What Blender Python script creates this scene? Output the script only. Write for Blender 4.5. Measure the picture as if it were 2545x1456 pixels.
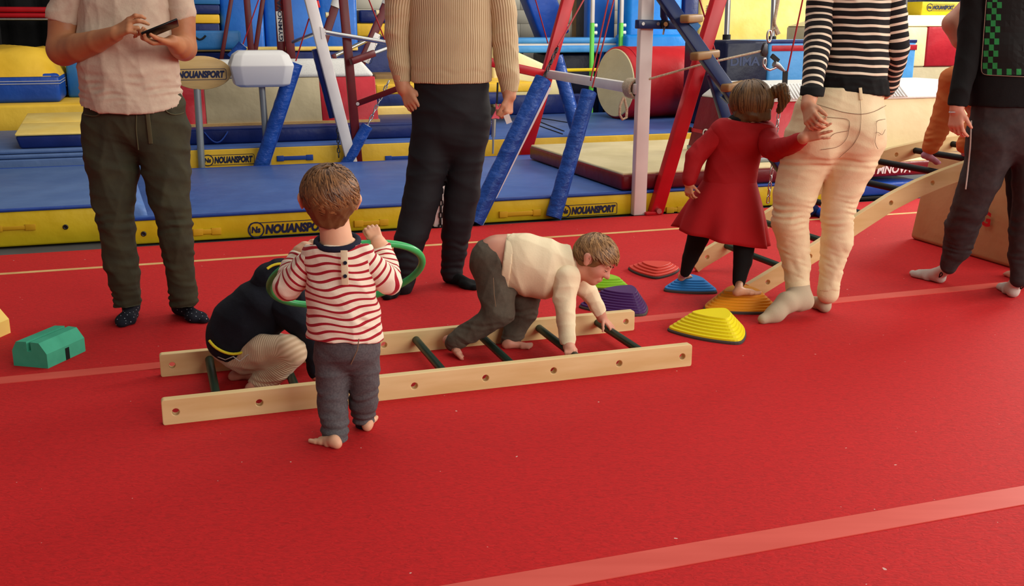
import bpy, bmesh, math, random
import numpy as np
from mathutils import Vector, Matrix

for o in list(bpy.data.objects):
    bpy.data.objects.remove(o, do_unlink=True)
SC = bpy.context.scene
COL = SC.collection

# ------------------------------------------------------------------ camera
FPX, CX, CY, CAMH = 2600.0, 1272.5, 728.0, 1.33
PITCH = math.atan(663.0 / FPX)
cam = bpy.data.cameras.new('camera')
cam.sensor_fit = 'HORIZONTAL'
cam.sensor_width = 36.0
cam.lens = 36.0 * FPX / 2545.0
cam.clip_start, cam.clip_end = 0.05, 200
camo = bpy.data.objects.new('camera', cam)
COL.objects.link(camo)
camo.location = (0, 0, CAMH)
camo.rotation_euler = (math.pi / 2 - PITCH, 0, 0)
SC.camera = camo

# ------------------------------------------------------------------ light
SC.view_settings.view_transform = 'Standard'
SC.view_settings.look = 'None'
SC.view_settings.gamma = 1.0
SC.view_settings.use_curve_mapping = False
SC.view_settings.exposure = -0.3
w = bpy.data.worlds.new('hall_ambient')
SC.world = w
w.use_nodes = True
w.node_tree.nodes['Background'].inputs[0].default_value = (1.0, 0.95, 0.88, 1)
w.node_tree.nodes['Background'].inputs[1].default_value = 0.24


def area(name, loc, target, sx, sy, power, col):
    l = bpy.data.lights.new(name, 'AREA')
    l.shape = 'RECTANGLE'
    l.size, l.size_y = sx, sy
    l.energy = power
    l.color = col
    o = bpy.data.objects.new(name, l)
    COL.objects.link(o)
    o.location = loc
    o.rotation_euler = (Vector(target) - Vector(loc)).to_track_quat('-Z', 'Y').to_euler()
    return o


area('daylight_side_window', (8.5, 3.5, 3.4), (0, 4.6, 0.4), 7.0, 3.0, 520, (1.0, 0.96, 0.88))
area('daylight_rear_window', (6.5, -3.6, 4.2), (1.0, 5.0, 0.6), 6.0, 3.0, 640, (1.0, 0.96, 0.88))
area('daylight_far_window', (9.0, 12.5, 4.2), (4.0, 10.5, 0.3), 5.0, 2.5, 1100, (1.0, 0.96, 0.86))
area('ceiling_light_row', (1.0, 8.0, 6.2), (1.0, 8.0, 0), 8.0, 8.0, 420, (1.0, 0.96, 0.9))

# ------------------------------------------------------------------ frames
ANG = math.radians(18.7)
CA, SA = math.cos(ANG), math.sin(ANG)


def W(u, v, z):
    return Vector((u * CA - v * SA, u * SA + v * CA, z))


def ray(x, y):
    a, b = x - CX, -(y - CY)
    s, c = math.sin(PITCH), math.cos(PITCH)
    return Vector((a, FPX * c + b * s, b * c - FPX * s))


CAMP = Vector((0, 0, CAMH))


def gp(x, y, z=0.0):
    r = ray(x, y)
    return CAMP + r * ((z - CAMH) / r.z)


def guv(x, y, z=0.0):
    P = gp(x, y, z)
    return (P.x * CA + P.y * SA, -P.x * SA + P.y * CA)


def pY(x, y, Y):
    r = ray(x, y)
    return CAMP + r * (Y / r.y)


def pV(x, y, v):
    r = ray(x, y)
    return CAMP + r * (v / (-r.x * SA + r.y * CA))


def puz(x, y, v):
    P = pV(x, y, v)
    return P.x * CA + P.y * SA, P.z


def mpp(P):
    """metres per pixel at a world point"""
    d = P - CAMP
    return (d.y * math.cos(PITCH) - d.z * math.sin(PITCH)) / FPX


# ------------------------------------------------------------------ materials
def lin(c):
    c = c / 255.0
    return c / 12.92 if c <= 0.04045 else ((c + 0.055) / 1.055) ** 2.4


def rgb(t):
    return (lin(t[0]), lin(t[1]), lin(t[2]), 1.0)


MATS = {}


def mat(name, col, rough=0.6, metal=0.0, col2=None, nscale=6.0, bump=0.0, bscale=30.0, bdist=0.01,
        stretch=None, spec=0.3, sheen=0.0, sss=0.0, detail=3.0):
    if name in MATS:
        return MATS[name]
    m = bpy.data.materials.new(name)
    m.use_nodes = True
    nt = m.node_tree
    b = nt.nodes['Principled BSDF']
    b.inputs['Base Color'].default_value = rgb(col)
    b.inputs['Roughness'].default_value = rough
    b.inputs['Metallic'].default_value = metal
    b.inputs['Specular IOR Level'].default_value = spec
    if sheen:
        b.inputs['Sheen Weight'].default_value = sheen
        b.inputs['Sheen Roughness'].default_value = 0.5
    if sss:
        b.inputs['Subsurface Weight'].default_value = sss
        b.inputs['Subsurface Radius'].default_value = (0.012, 0.005, 0.003)
        b.inputs['Subsurface Scale'].default_value = 0.6
    tc = nt.nodes.new('ShaderNodeTexCoord')
    mp = nt.nodes.new('ShaderNodeMapping')
    nt.links.new(tc.outputs['Object'], mp.inputs['Vector'])
    if stretch:
        mp.inputs['Scale'].default_value = stretch
    if col2 is not None:
        n = nt.nodes.new('ShaderNodeTexNoise')
        n.inputs['Scale'].default_value = nscale
        n.inputs['Detail'].default_value = detail
        r = nt.nodes.new('ShaderNodeMapRange')
        r.inputs[1].default_value, r.inputs[2].default_value = 0.35, 0.65
        mx = nt.nodes.new('ShaderNodeMix')
        mx.data_type = 'RGBA'
        mx.inputs['A'].default_value = rgb(col)
        mx.inputs['B'].default_value = rgb(col2)
        nt.links.new(mp.outputs[0], n.inputs['Vector'])
        nt.links.new(n.outputs['Fac'], r.inputs[0])
        nt.links.new(r.outputs[0], mx.inputs['Factor'])
        nt.links.new(mx.outputs['Result'], b.inputs['Base Color'])
    if bump:
        n2 = nt.nodes.new('ShaderNodeTexNoise')
        n2.inputs['Scale'].default_value = bscale
        n2.inputs['Detail'].default_value = 4.0
        bp = nt.nodes.new('ShaderNodeBump')
        bp.inputs['Strength'].default_value = bump
        bp.inputs['Distance'].default_value = bdist
        nt.links.new(mp.outputs[0], n2.inputs['Vector'])
        nt.links.new(n2.outputs['Fac'], bp.inputs['Height'])
        nt.links.new(bp.outputs[0], b.inputs['Normal'])
    MATS[name] = m
    return m


def vinyl(name, col, col2=None, rough=0.38):
    if col2 is None:
        col2 = tuple(int(c * 0.88) for c in col)
    return mat(name, col, rough, col2=col2, nscale=3.0, bump=0.35, bscale=5.0, bdist=0.03)


# ------------------------------------------------------------------ mesh helper
class MB:
    def __init__(self):
        self.v, self.f, self.s, self.att = [], [], [], {}

    def add(self, verts, faces, smooth=False):
        n = len(self.v)
        self.v.extend([tuple(p) for p in verts])
        self.f.extend([tuple(i + n for i in q) for q in faces])
        self.s.extend([smooth] * len(faces))
        return self

    def bm(self, bm, M=None, smooth=False):
        bm.verts.index_update()
        vs = [(M @ q.co if M is not None else q.co) for q in bm.verts]
        fs = [[q.index for q in fc.verts] for fc in bm.faces]
        bm.free()
        return self.add(vs, fs, smooth)

    def box8(self, P, bev=0.0, seg=2, smooth=False):
        """P: 8 corners, bottom ring of 4 then top ring of 4"""
        bm = bmesh.new()
        vs = [bm.verts.new(p) for p in P]
        for q in ((3, 2, 1, 0), (4, 5, 6, 7), (0, 1, 5, 4), (1, 2, 6, 5), (2, 3, 7, 6), (3, 0, 4, 7)):
            bm.faces.new([vs[i] for i in q])
        bmesh.ops.recalc_face_normals(bm, faces=bm.faces[:])
        if bev > 0:
            bmesh.ops.bevel(bm, geom=bm.edges[:], offset=bev, segments=seg, profile=0.5, affect='EDGES')
        return self.bm(bm, None, smooth or bev > 0)

    def box(self, u0, u1, v0, v1, z0, z1, bev=0.0, seg=2):
        P = [W(u0, v0, z0), W(u1, v0, z0), W(u1, v1, z0), W(u0, v1, z0),
             W(u0, v0, z1), W(u1, v0, z1), W(u1, v1, z1), W(u0, v1, z1)]
        return self.box8(P, bev, seg)

    def bar(self, a, b, w, h, up=Vector((0, 0, 1)), bev=0.0):
        """rectangular bar from a to b; w across, h along the up side"""
        a, b = Vector(a), Vector(b)
        d = (b - a).normalized()
        s = d.cross(up)
        if s.length < 1e-4:
            s = d.cross(Vector((1, 0, 0)))
        s.normalize()
        t = s.cross(d).normalized()
        P = []
        for e in (a, b):
            for (i, j) in ((-1, -1), (1, -1), (1, 1), (-1, 1)):
                P.append(e + s * (w / 2 * i) + t * (h / 2 * j))
        return self.box8(P, bev)

    def tube(self, pts, r, n=12, cap=True, smooth=True, closed=False):
        pts = [Vector(p) for p in pts]
        rs = r if isinstance(r, (list, tuple)) else [r] * len(pts)
        N = len(pts)
        rings, prev = [], None
        for i, p in enumerate(pts):
            if closed:
                d = (pts[(i + 1) % N] - pts[i - 1])
            else:
                d = pts[min(i + 1, N - 1)] - pts[max(i - 1, 0)]
            d.normalize()
            if prev is None:
                s = d.cross(Vector((0, 0, 1)))
                if s.length < 1e-3:
                    s = d.cross(Vector((0, 1, 0)))
            else:
                s = prev - d * prev.dot(d)
            s.normalize()
            prev = s
            t = d.cross(s)
            rings.append([p + (s * math.cos(2 * math.pi * k / n) + t * math.sin(2 * math.pi * k / n)) * rs[i] for k in range(n)])
        vs = [q for rg in rings for q in rg]
        fs = []
        for i in range(N if closed else N - 1):
            j = (i + 1) % N
            for k in range(n):
                k2 = (k + 1) % n
                fs.append((i * n + k, i * n + k2, j * n + k2, j * n + k))
        self.add(vs, fs, smooth)
        if cap and not closed:
            self.add(rings[0], [tuple(range(n))][::1], False)
            self.f[-1] = tuple(reversed(self.f[-1]))
            self.add(rings[-1], [tuple(range(n))], False)
        return self

    def prism(self, poly, a, axis, smooth=False, bev=0.0, seg=2):
        """poly: list of Vectors (planar), extruded by vector axis"""
        bm = bmesh.new()
        v0 = [bm.verts.new(Vector(p)) for p in poly]
        v1 = [bm.verts.new(Vector(p) + axis) for p in poly]
        n = len(poly)
        bm.faces.new(v0)
        bm.faces.new(list(reversed(v1)))
        for i in range(n):
            bm.faces.new((v0[i], v1[i], v1[(i + 1) % n], v0[(i + 1) % n]))
        bmesh.ops.recalc_face_normals(bm, faces=bm.faces[:])
        if bev > 0:
            bmesh.ops.bevel(bm, geom=bm.edges[:], offset=bev, segments=seg, profile=0.5, affect='EDGES')
        return self.bm(bm, None, smooth or bev > 0)


ORG = {}


def tag(o, label=None, cat=None, group=None, kind=None):
    if label:
        o['label'] = label
    if cat:
        o['category'] = cat
    if group:
        o['group'] = group
    if kind:
        o['kind'] = kind
    return o


def obj(name, mb, material, parent=None, label=None, cat=None, group=None, kind=None, org=None):
    me = bpy.data.meshes.new(name)
    V = np.array([tuple(p) for p in mb.v], dtype=float)
    if parent is not None:
        o0 = ORG[parent.name]
    elif org is not None:
        o0 = Vector(org)
    else:
        lo, hi = V.min(0), V.max(0)
        o0 = Vector(((lo[0] + hi[0]) / 2, (lo[1] + hi[1]) / 2, lo[2]))
    me.from_pydata((V - np.array(o0)).tolist(), [], mb.f)
    me.polygons.foreach_set('use_smooth', mb.s)
    me.update()
    mn = material if isinstance(material, str) else material.name
    if mn.startswith('hair') and 'tone' not in mb.att:
        mb.att['tone'] = np.clip(.45 + .3 * np.sin(V[:, 0] * 420 + V[:, 2] * 90) + .15 * np.sin(V[:, 0] * 900 + V[:, 1] * 300), 0, 1)
    for k, arr in mb.att.items():
        a = me.attributes.new(k, 'FLOAT', 'POINT')
        a.data.foreach_set('value', np.asarray(arr, dtype=np.float32))
    if isinstance(material, str):
        material = MATS[material]
    me.materials.append(material)
    o = bpy.data.objects.new(name, me)
    COL.objects.link(o)
    if parent is not None:
        o.parent = parent
    else:
        o.location = o0
    ORG[o.name] = o0
    tag(o, label, cat, group, kind)
    return o


def thing(name, loc, label, cat, group=None):
    o = bpy.data.objects.new(name, None)
    o.empty_display_size = 0.1
    COL.objects.link(o)
    o.location = Vector(loc)
    ORG[o.name] = Vector(loc)
    return tag(o, label, cat, group)


def lettering(name, s, origin, xdir, ydir, height, material, parent, width=None, shear=0.0, bold=0.0, depth=0.001):
    """flat letters; origin = lower left corner"""
    cu = bpy.data.curves.new(name, 'FONT')
    cu.body = s
    cu.shear = shear
    cu.offset = bold * 1.0
    cu.extrude = 0.0
    cu.resolution_u = 3
    t = bpy.data.objects.new(name, cu)
    COL.objects.link(t)
    dg = bpy.context.evaluated_depsgraph_get()
    me = bpy.data.meshes.new_from_object(t.evaluated_get(dg))
    bpy.data.objects.remove(t)
    V = np.array([v.co[:] for v in me.vertices])
    F = [tuple(p.vertices) for p in me.polygons]
    V[:, :2] -= V[:, :2].min(0)
    k = height / V[:, 1].max()
    kx = k if width is None else width / V[:, 0].max()
    xd, yd = Vector(xdir).normalized(), Vector(ydir).normalized()
    nn = xd.cross(yd)
    mb = MB()
    mb.add([Vector(origin) + xd * (a[0] * kx) + yd * (a[1] * k) + nn * depth for a in V], F)
    bpy.data.meshes.remove(me)
    return obj(name, mb, material, parent)


def flat_poly(mb, pts2, origin, xd, yd, depth=0.001):
    nn = Vector(xd).cross(Vector(yd)).normalized()
    mb.add([Vector(origin) + Vector(xd) * a + Vector(yd) * b + nn * depth for a, b in pts2], [tuple(range(len(pts2)))])


def outline(mb, pts2, wd, origin, xd, yd, depth=0.001):
    """closed polyline band of width wd"""
    n = len(pts2)
    nn = Vector(xd).cross(Vector(yd)).normalized()
    c = (sum(p[0] for p in pts2) / n, sum(p[1] for p in pts2) / n)
    ins = []
    for i in range(n):
        p0, p1, p2 = Vector(pts2[i - 1]), Vector(pts2[i]), Vector(pts2[(i + 1) % n])
        d1, d2 = (p1 - p0).normalized(), (p2 - p1).normalized()
        nrm = Vector((-(d1.y + d2.y), d1.x + d2.x))
        if nrm.length < 1e-6:
            nrm = Vector((-d1.y, d1.x))
        nrm.normalize()
        if nrm.dot(Vector(c) - p1) < 0:
            nrm = -nrm
        ins.append(p1 + nrm * wd)
    vs = [Vector(origin) + Vector(xd) * p[0] + Vector(yd) * p[1] + nn * depth for p in list(map(Vector, pts2)) + ins]
    mb.add(vs, [(i, (i + 1) % n, n + (i + 1) % n, n + i) for i in range(n)])


def rrect(w, h, r, n=5):
    pts = []
    for cx, cy, a0 in ((w - r, r, -90), (w - r, h - r, 0), (r, h - r, 90), (r, r, 180)):
        for k in range(n + 1):
            a = math.radians(a0 + 90 * k / n)
            pts.append((cx + r * math.cos(a), cy + r * math.sin(a)))
    return pts


def sport_logo(parent, origin, xd, yd, w, h, material, badge=True):
    """rounded outline, round badge with Ns, slanted word"""
    xd, yd = Vector(xd).normalized(), Vector(yd).normalized()
    mb = MB()
    outline(mb, rrect(w, h, h * 0.18), h * 0.05, origin, xd, yd, 0.0015)
    if badge:
        c = (h * 0.42, h * 0.5)
        outline(mb, [(c[0] + h * .56 * math.cos(a), c[1] + h * .56 * math.sin(a)) for a in [i * math.pi / 14 for i in range(28)]], h * 0.09, origin, xd, yd, 0.002)
    obj('logo_frame', mb, material, parent)
    if badge:
        lettering('logo_badge', 'Ns', Vector(origin) + xd * (h * .1) + yd * (h * .28), xd, yd, h * .46, material, parent, width=h * .62, bold=.05, shear=.15, depth=.002)
    x0 = h * 1.02 if badge else h * .25
    lettering('logo_word', 'NOUANSPORT', Vector(origin) + xd * x0 + yd * (h * .17), xd, yd, h * .66, material, parent, width=w - x0 - h * .15, shear=.2, bold=.06, depth=.002)
# ------------------------------------------------------------------ palette
def carpet_mat():
    m = bpy.data.materials.new('red_carpet')
    m.use_nodes = True
    nt = m.node_tree
    L = nt.links.new
    b = nt.nodes['Principled BSDF']
    b.inputs['Roughness'].default_value = 0.8
    b.inputs['Specular IOR Level'].default_value = 0.22
    b.inputs['Sheen Weight'].default_value = 0.03
    b.inputs['Sheen Roughness'].default_value = 0.4
    b.inputs['Sheen Tint'].default_value = (1, 0.45, 0.45, 1)
    tc = nt.nodes.new('ShaderNodeTexCoord')
    n = nt.nodes.new('ShaderNodeTexNoise')
    n.inputs['Scale'].default_value = 1.3
    n.inputs['Detail'].default_value = 4
    mx = nt.nodes.new('ShaderNodeMix')
    mx.data_type = 'RGBA'
    mx.inputs['A'].default_value = rgb((186, 18, 22))
    mx.inputs['B'].default_value = rgb((198, 22, 26))
    L(tc.outputs['Object'], n.inputs['Vector'])
    L(n.outputs['Fac'], mx.inputs['Factor'])
    fb = nt.nodes.new('ShaderNodeTexNoise')
    fb.inputs['Scale'].default_value = 110
    fb.inputs['Detail'].default_value = 3
    fb.inputs['Distortion'].default_value = 1.2
    mp = nt.nodes.new('ShaderNodeMapping')
    mp.inputs['Scale'].default_value = (0.45, 1.0, 1.0)
    L(tc.outputs['Object'], mp.inputs['Vector'])
    L(mp.outputs[0], fb.inputs['Vector'])
    dk = nt.nodes.new('ShaderNodeMix')
    dk.data_type = 'RGBA'
    dk.blend_type = 'MULTIPLY'
    mr = nt.nodes.new('ShaderNodeMapRange')
    mr.inputs[1].default_value, mr.inputs[2].default_value = 0.3, 0.6
    mr.inputs[3].default_value, mr.inputs[4].default_value = 0.78, 1.05
    L(fb.outputs['Fac'], mr.inputs[0])
    dk.inputs['Factor'].default_value = 1.0
    L(mx.outputs['Result'], dk.inputs['A'])
    L(mr.outputs[0], dk.inputs['B'])
    # lint specks
    sp = nt.nodes.new('ShaderNodeTexNoise')
    sp.inputs['Scale'].default_value = 42
    sp.inputs['Detail'].default_value = 1
    st = nt.nodes.new('ShaderNodeMath')
    st.operation = 'GREATER_THAN'
    st.inputs[1].default_value = 0.80
    L(tc.outputs['Object'], sp.inputs['Vector'])
    L(sp.outputs['Fac'], st.inputs[0])
    m2 = nt.nodes.new('ShaderNodeMix')
    m2.data_type = 'RGBA'
    m2.inputs['B'].default_value = rgb((215, 170, 160))
    L(st.outputs[0], m2.inputs['Factor'])
    L(dk.outputs['Result'], m2.inputs['A'])
    L(m2.outputs['Result'], b.inputs['Base Color'])
    bp = nt.nodes.new('ShaderNodeBump')
    bp.inputs['Strength'].default_value = 0.55
    bp.inputs['Distance'].default_value = 0.004
    L(fb.outputs['Fac'], bp.inputs['Height'])
    L(bp.outputs[0], b.inputs['Normal'])
    MATS['red_carpet'] = m


carpet_mat()
vinyl('blue_top', (62, 92, 158), (72, 104, 170), 0.42)
vinyl('blue_slate', (72, 98, 146), (82, 108, 154), 0.5)
vinyl('blue_rim', (28, 66, 150))
vinyl('yellow_side', (214, 190, 28), (200, 174, 20), 0.45)
vinyl('yellow_warm', (242, 196, 60), (228, 180, 44), 0.45)
vinyl('yellow_pale', (252, 222, 130), (246, 208, 104), 0.5)
vinyl('navy_vinyl', (22, 42, 108), (16, 32, 90))
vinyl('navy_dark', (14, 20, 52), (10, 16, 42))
vinyl('royal_blue', (26, 80, 178), (20, 66, 156))
mat('pad_blue', (30, 78, 164), .38, col2=(24, 66, 146), nscale=3, bump=.7, bscale=11, bdist=.03, stretch=(1, 1, 1.6))
vinyl('panel_blue', (36, 110, 205), (30, 98, 190))
vinyl('sky_blue', (84, 160, 226), (70, 146, 214))
vinyl('cyan_blue', (20, 138, 226), (14, 124, 214))
vinyl('steel_blue', (46, 116, 180), (40, 104, 166))
vinyl('cream_vinyl', (228, 212, 166), (214, 198, 150), 0.5)
vinyl('cream_bright', (246, 232, 180), (240, 224, 164), 0.5)
vinyl('beige_side', (186, 172, 138), (172, 158, 124), 0.6)
vinyl('tan_box', (190, 150, 104), (178, 138, 92), 0.55)
vinyl('wine_side', (122, 18, 28), (104, 14, 24))
vinyl('red_side', (188, 32, 46), (172, 24, 40))
vinyl('red_roll', (200, 34, 40), (186, 26, 36), 0.4)
mat('mesh_white', (226, 224, 218), 0.6, col2=(206, 204, 198), nscale=160, bump=0.5, bscale=200, bdist=0.004)
mat('white_paint', (226, 220, 214), 0.35, col2=(216, 208, 204), nscale=4)
mat('white_plastic', (214, 212, 210), 0.35)
mat('red_paint', (186, 18, 32), 0.3, col2=(172, 14, 26), nscale=5)
mat('maroon_paint', (98, 16, 22), 0.35, col2=(84, 12, 18), nscale=8)
mat('navy_paint', (26, 44, 92), 0.35)
mat('green_paint', (104, 206, 74), 0.4)
mat('yellow_paint', (240, 206, 30), 0.4)
mat('steel', (190, 190, 188), 0.28, metal=1.0)
mat('grey_pole', (140, 146, 148), 0.4, metal=0.5)
mat('dark_steel', (70, 70, 74), 0.35, metal=0.9)
mat('black_rubber', (16, 16, 18), 0.6)
mat('black_fill', (10, 9, 10), 0.9, bump=0.3, bscale=8, bdist=0.05)
mat('wood_ply', (232, 204, 150), 0.45, col2=(216, 182, 124), nscale=2.2, stretch=(1, 1, 7), bump=0.08, bscale=40, bdist=0.002, detail=6)
mat('wood_edge', (206, 168, 110), 0.5, col2=(186, 146, 90), nscale=30, stretch=(1, 1, 9))
mat('wood_step', (150, 116, 72), 0.5, col2=(134, 100, 60), nscale=8)
mat('wood_panel', (206, 172, 112), 0.4, col2=(194, 158, 98), nscale=4, stretch=(1, 1, 6))
mat('dowel_green', (22, 48, 36), 0.35)
mat('rope_fibre', (200, 184, 158), 0.85, col2=(168, 150, 124), nscale=90)
mat('logo_navy', (18, 30, 66), 0.5)
mat('logo_white', (232, 228, 224), 0.5)
mat('logo_silver', (196, 196, 200), 0.4)
mat('logo_faded', (62, 72, 104), 0.6)
mat('logo_red', (190, 24, 30), 0.5)
mat('block_paint', (206, 200, 184), 0.8, col2=(196, 190, 172), nscale=3, bump=0.15, bscale=60, bdist=0.003)
mat('mortar', (120, 116, 106), 0.9)
mat('tape_tan', (222, 176, 116), 0.6, col2=(206, 158, 100), nscale=8)
mat('strip_coral', (216, 84, 72), 0.6, col2=(206, 74, 62), nscale=3, stretch=(0.5, 4, 1), bump=0.1, bscale=60, bdist=0.001)
mat('grey_floor', (84, 84, 86), 0.8, col2=(76, 76, 78), nscale=4)
mat('cord_red', (150, 16, 26), 0.6)
mat('strap_yellow', (206, 164, 24), 0.6, bump=0.3, bscale=60, bdist=0.002)
mat('strap_blue', (24, 64, 150), 0.6, bump=0.3, bscale=60, bdist=0.002)
mat('teal_foam', (66, 168, 134), 0.75, col2=(58, 156, 124), nscale=12, bump=0.2, bscale=80, bdist=0.002)
mat('slit_dark', (8, 20, 16), 0.9)

# ------------------------------------------------------------------ floor and walls
mb = MB()
mb.add([W(-7, -3, 0), W(14, -3, 0), W(14, 6.79, 0), W(-7, 6.79, 0)], [(0, 1, 2, 3)])
obj('floor', mb, 'red_carpet', kind='structure', org=(0, 0, 0))
mb = MB()
mb.add([W(-9, 6.0, -.012), W(16, 6.0, -.012), W(16, 15.2, -.012), W(-9, 15.2, -.012)], [(0, 1, 2, 3)])
obj('floor_hall', mb, 'grey_floor', kind='structure', org=(0, 0, -.012))
for k, (v, wd, m_, z1) in enumerate(((6.25, .045, 'tape_tan', .0015), (4.272, .085, 'strip_coral', .0025), (2.19, .1, 'strip_coral', .0025))):
    obj('trim_%d' % (k + 1), MB().box(-7, 13, v - wd / 2, v + wd / 2, 0.0, z1), m_, kind='structure')

wall = obj('wall_back', MB().box(-9, 15, 15.02, 15.2, -.012, 6.2), 'mortar', kind='structure')
bl = MB().box(-.1985, .1985, -.016, .01, .0015, .1935, .003, 1)
first = None
for r in range(2, 10):
    for c in range(-1, 16):
        u = 2.2 + .4 * c + (.2 if r % 2 else 0)
        if first is None:
            V = MB()
            V.v, V.f, V.s = [Vector(p) for p in bl.v], bl.f, bl.s
            first = obj('block', V, 'block_paint', wall)
            # mesh is stored relative to the wall origin: rebase it on its own origin
            off = ORG[wall.name]
            first.data.transform(Matrix.Translation(off))
            bo = first
        else:
            bo = first.copy()
            COL.objects.link(bo)
            bo.parent = wall
        bo.location = W(u, 15.01, .195 * r) - ORG[wall.name]


# black folded sheet put in for the dark area at the left back
mb = MB()
n = 60
vs, fs = [], []
for i in range(n + 1):
    u = -4.2 + 5.0 * i / n
    d = .06 * math.sin(i * 1.3) + .03 * math.sin(i * 2.9)
    vs += [W(u, 14.6 + d, 0), W(u, 14.6 + d, 3.2), ]
for i in range(n):
    fs.append((2 * i, 2 * i + 2, 2 * i + 3, 2 * i + 1))
mb.add(vs, fs, True)
cur = obj('dark_sheet', mb, 'black_fill', label='black folded sheet standing in for the dark area behind the red bar', cat='dark_sheet')
sm = cur.modifiers.new('thick', 'SOLIDIFY')
sm.thickness = 0.02


# ------------------------------------------------------------------ helpers for equipment
def boxpx(v, x0, y0, x1, y1, depth, z0=None, bev=.03):
    """box whose front face at gym depth v fills a pixel rectangle"""
    u0, _ = puz(x0, (y0 + y1) / 2, v)
    u1, _ = puz(x1, (y0 + y1) / 2, v)
    zt = puz((x0 + x1) / 2, y0, v)[1]
    zb = puz((x0 + x1) / 2, y1, v)[1] if z0 is None else z0
    return (u0, u1, v, v + depth, zb, zt, bev)


def simple_mat(name, spec, material, label, cat, group=None):
    return obj(name, MB().box(*spec), material, label=label, cat=cat, group=group)


def seam_mat(name, u0, u1, v0, v1, z0, z1, side, top, rim, label, cat='mat', group=None, bev=.02, rimw=.05, split=None):
    """mat: side skirt, top cover, darker rim"""
    t = thing(name, W((u0 + u1) / 2, (v0 + v1) / 2, z0), label, cat, group)
    obj('side_skirt', MB().box(u0, u1, v0, v1, z0, z1 - .012, bev), side, t)
    tp = obj('top_cover', MB().box(u0 + .004, u1 - .004, v0 + .004, v1 - .004, z1 - .03, z1, .012), top, t)
    if rim:
        m = MB()
        m.box(u0 - .004, u1 + .004, v0 - .006, v0 + rimw, z1 - .016, z1 + .003, .006)
        m.box(u0 - .004, u1 + .004, v1 - rimw, v1 + .006, z1 - .016, z1 + .003, .006)
        obj('rim', m, rim, t)
    return t


def strap_on(parent, u0, u1, v, z0, z1, material, ends=True):
    m = MB().box(u0, u1, v - .012, v - .001, z0 + .012, z1 - .012, .004)
    s = obj('handle', m, material, parent)
    if ends:
        for a in (u0, u1 - .06):
            obj('handle_patch', MB().box(a, a + .06, v - .014, v, z0 + .006, z1 - .006, .002), material, s)
    return s


def eyelet(parent, u, v, z, r=.012):
    pts = [W(u + r * math.cos(a), v - .003, z + r * math.sin(a)) for a in [i * math.pi / 8 for i in range(16)]]
    e = obj('eyelet', MB().tube(pts, .005, 8, closed=True), 'dark_steel', parent)
    m = MB()
    m.add([W(u + r * math.cos(a), v - .0025, z + r * math.sin(a)) for a in [i * math.pi / 8 for i in range(16)]], [tuple(range(16))])
    obj('eyelet_hole', m, 'black_rubber', e)


UD, ZD = W(1, 0, 0), Vector((0, 0, 1))

# ---- front row of yellow and blue mats
AV = 6.86
UFOLD = guv(2040, 500)[0]
A2 = seam_mat('landing_mat', -.22, UFOLD - .03, AV, 9.22, 0, .165, 'yellow_side', 'blue_top', 'blue_rim',
              'long blue landing mat with yellow skirt running along the carpet edge', bev=.012, rimw=.035)


def logo_at(parent, v, x0, y0, x1, y1, material='logo_navy', badge=True):
    """logo rectangle from lower left and upper right pixel on the face v"""
    ua, za = puz(x0, y1, v)
    ub, zb = puz(x1, y0, v)
    zc = puz(x0, y0, v)[1]
    h = zc - za
    sport_logo(parent, W(ua, v - .001, za), UD, ZD, ub - ua, h, material, badge)


logo_at(A2, AV, 622, 554, 830, 590)
logo_at(A2, AV, 1392, 511, 1534, 540)
for xa, xb, y in ((480, 550, 577), (880, 965, 556), (1240, 1343, 533), (1655, 1700, 522)):
    ua, z = puz(xa, y, AV)
    ub, _ = puz(xb, y, AV)
    strap_on(A2, ua, ub, AV, z - .028, z + .028, 'strap_yellow')
u, z = puz(357, 581, AV)
eyelet(A2, u, AV, z)
A1 = seam_mat('landing_mat', -3.2, -.235, 7.03, 9.16, 0, .235, 'yellow_side', 'blue_slate', 'blue_rim',
              'blue landing mat with plain yellow skirt left of the hanging flap', bev=.015, rimw=.03)
u, z = puz(163, 564, 7.03)
eyelet(A1, u, 7.03, z)
strap_on(A1, puz(-20, 572, 7.03)[0], puz(90, 572, 7.03)[0], 7.03, .095, .145, 'strap_yellow')
vinyl('flap_blue', (88, 122, 178), (78, 112, 170), .45)
# flap bridging the two mats
fl, fv, ff = MB(), [], []
for i in range(13):
    t = i / 12
    if t < .75:
        v, z = 9.05 - (9.05 - 6.98) * t / .75, .244
    else:
        v, z = 6.98 - .02 * (t - .75) / .25, .244 - .13 * (t - .75) / .25
    ul = -.28 - .02 * math.sin(t * 5)
    for j in range(5):
        fv.append(W(ul + .03 * j * (1 + .5 * t), v, z + .006 * math.sin(i * 1.7 + j) + (.0 if j < 3 else -.012 * (j - 2))))
for i in range(12):
    for j in range(4):
        a = i * 5 + j
        ff.append((a, a + 1, a + 6, a + 5))
fl.add(fv, ff, True)
flo = obj('joining_flap', fl, 'flap_blue', label='light blue joining flap hanging down between the two front mats', cat='flap')
MATS['sky_blue']
s_ = flo.modifiers.new('thick', 'SOLIDIFY')
s_.thickness = .008

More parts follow.
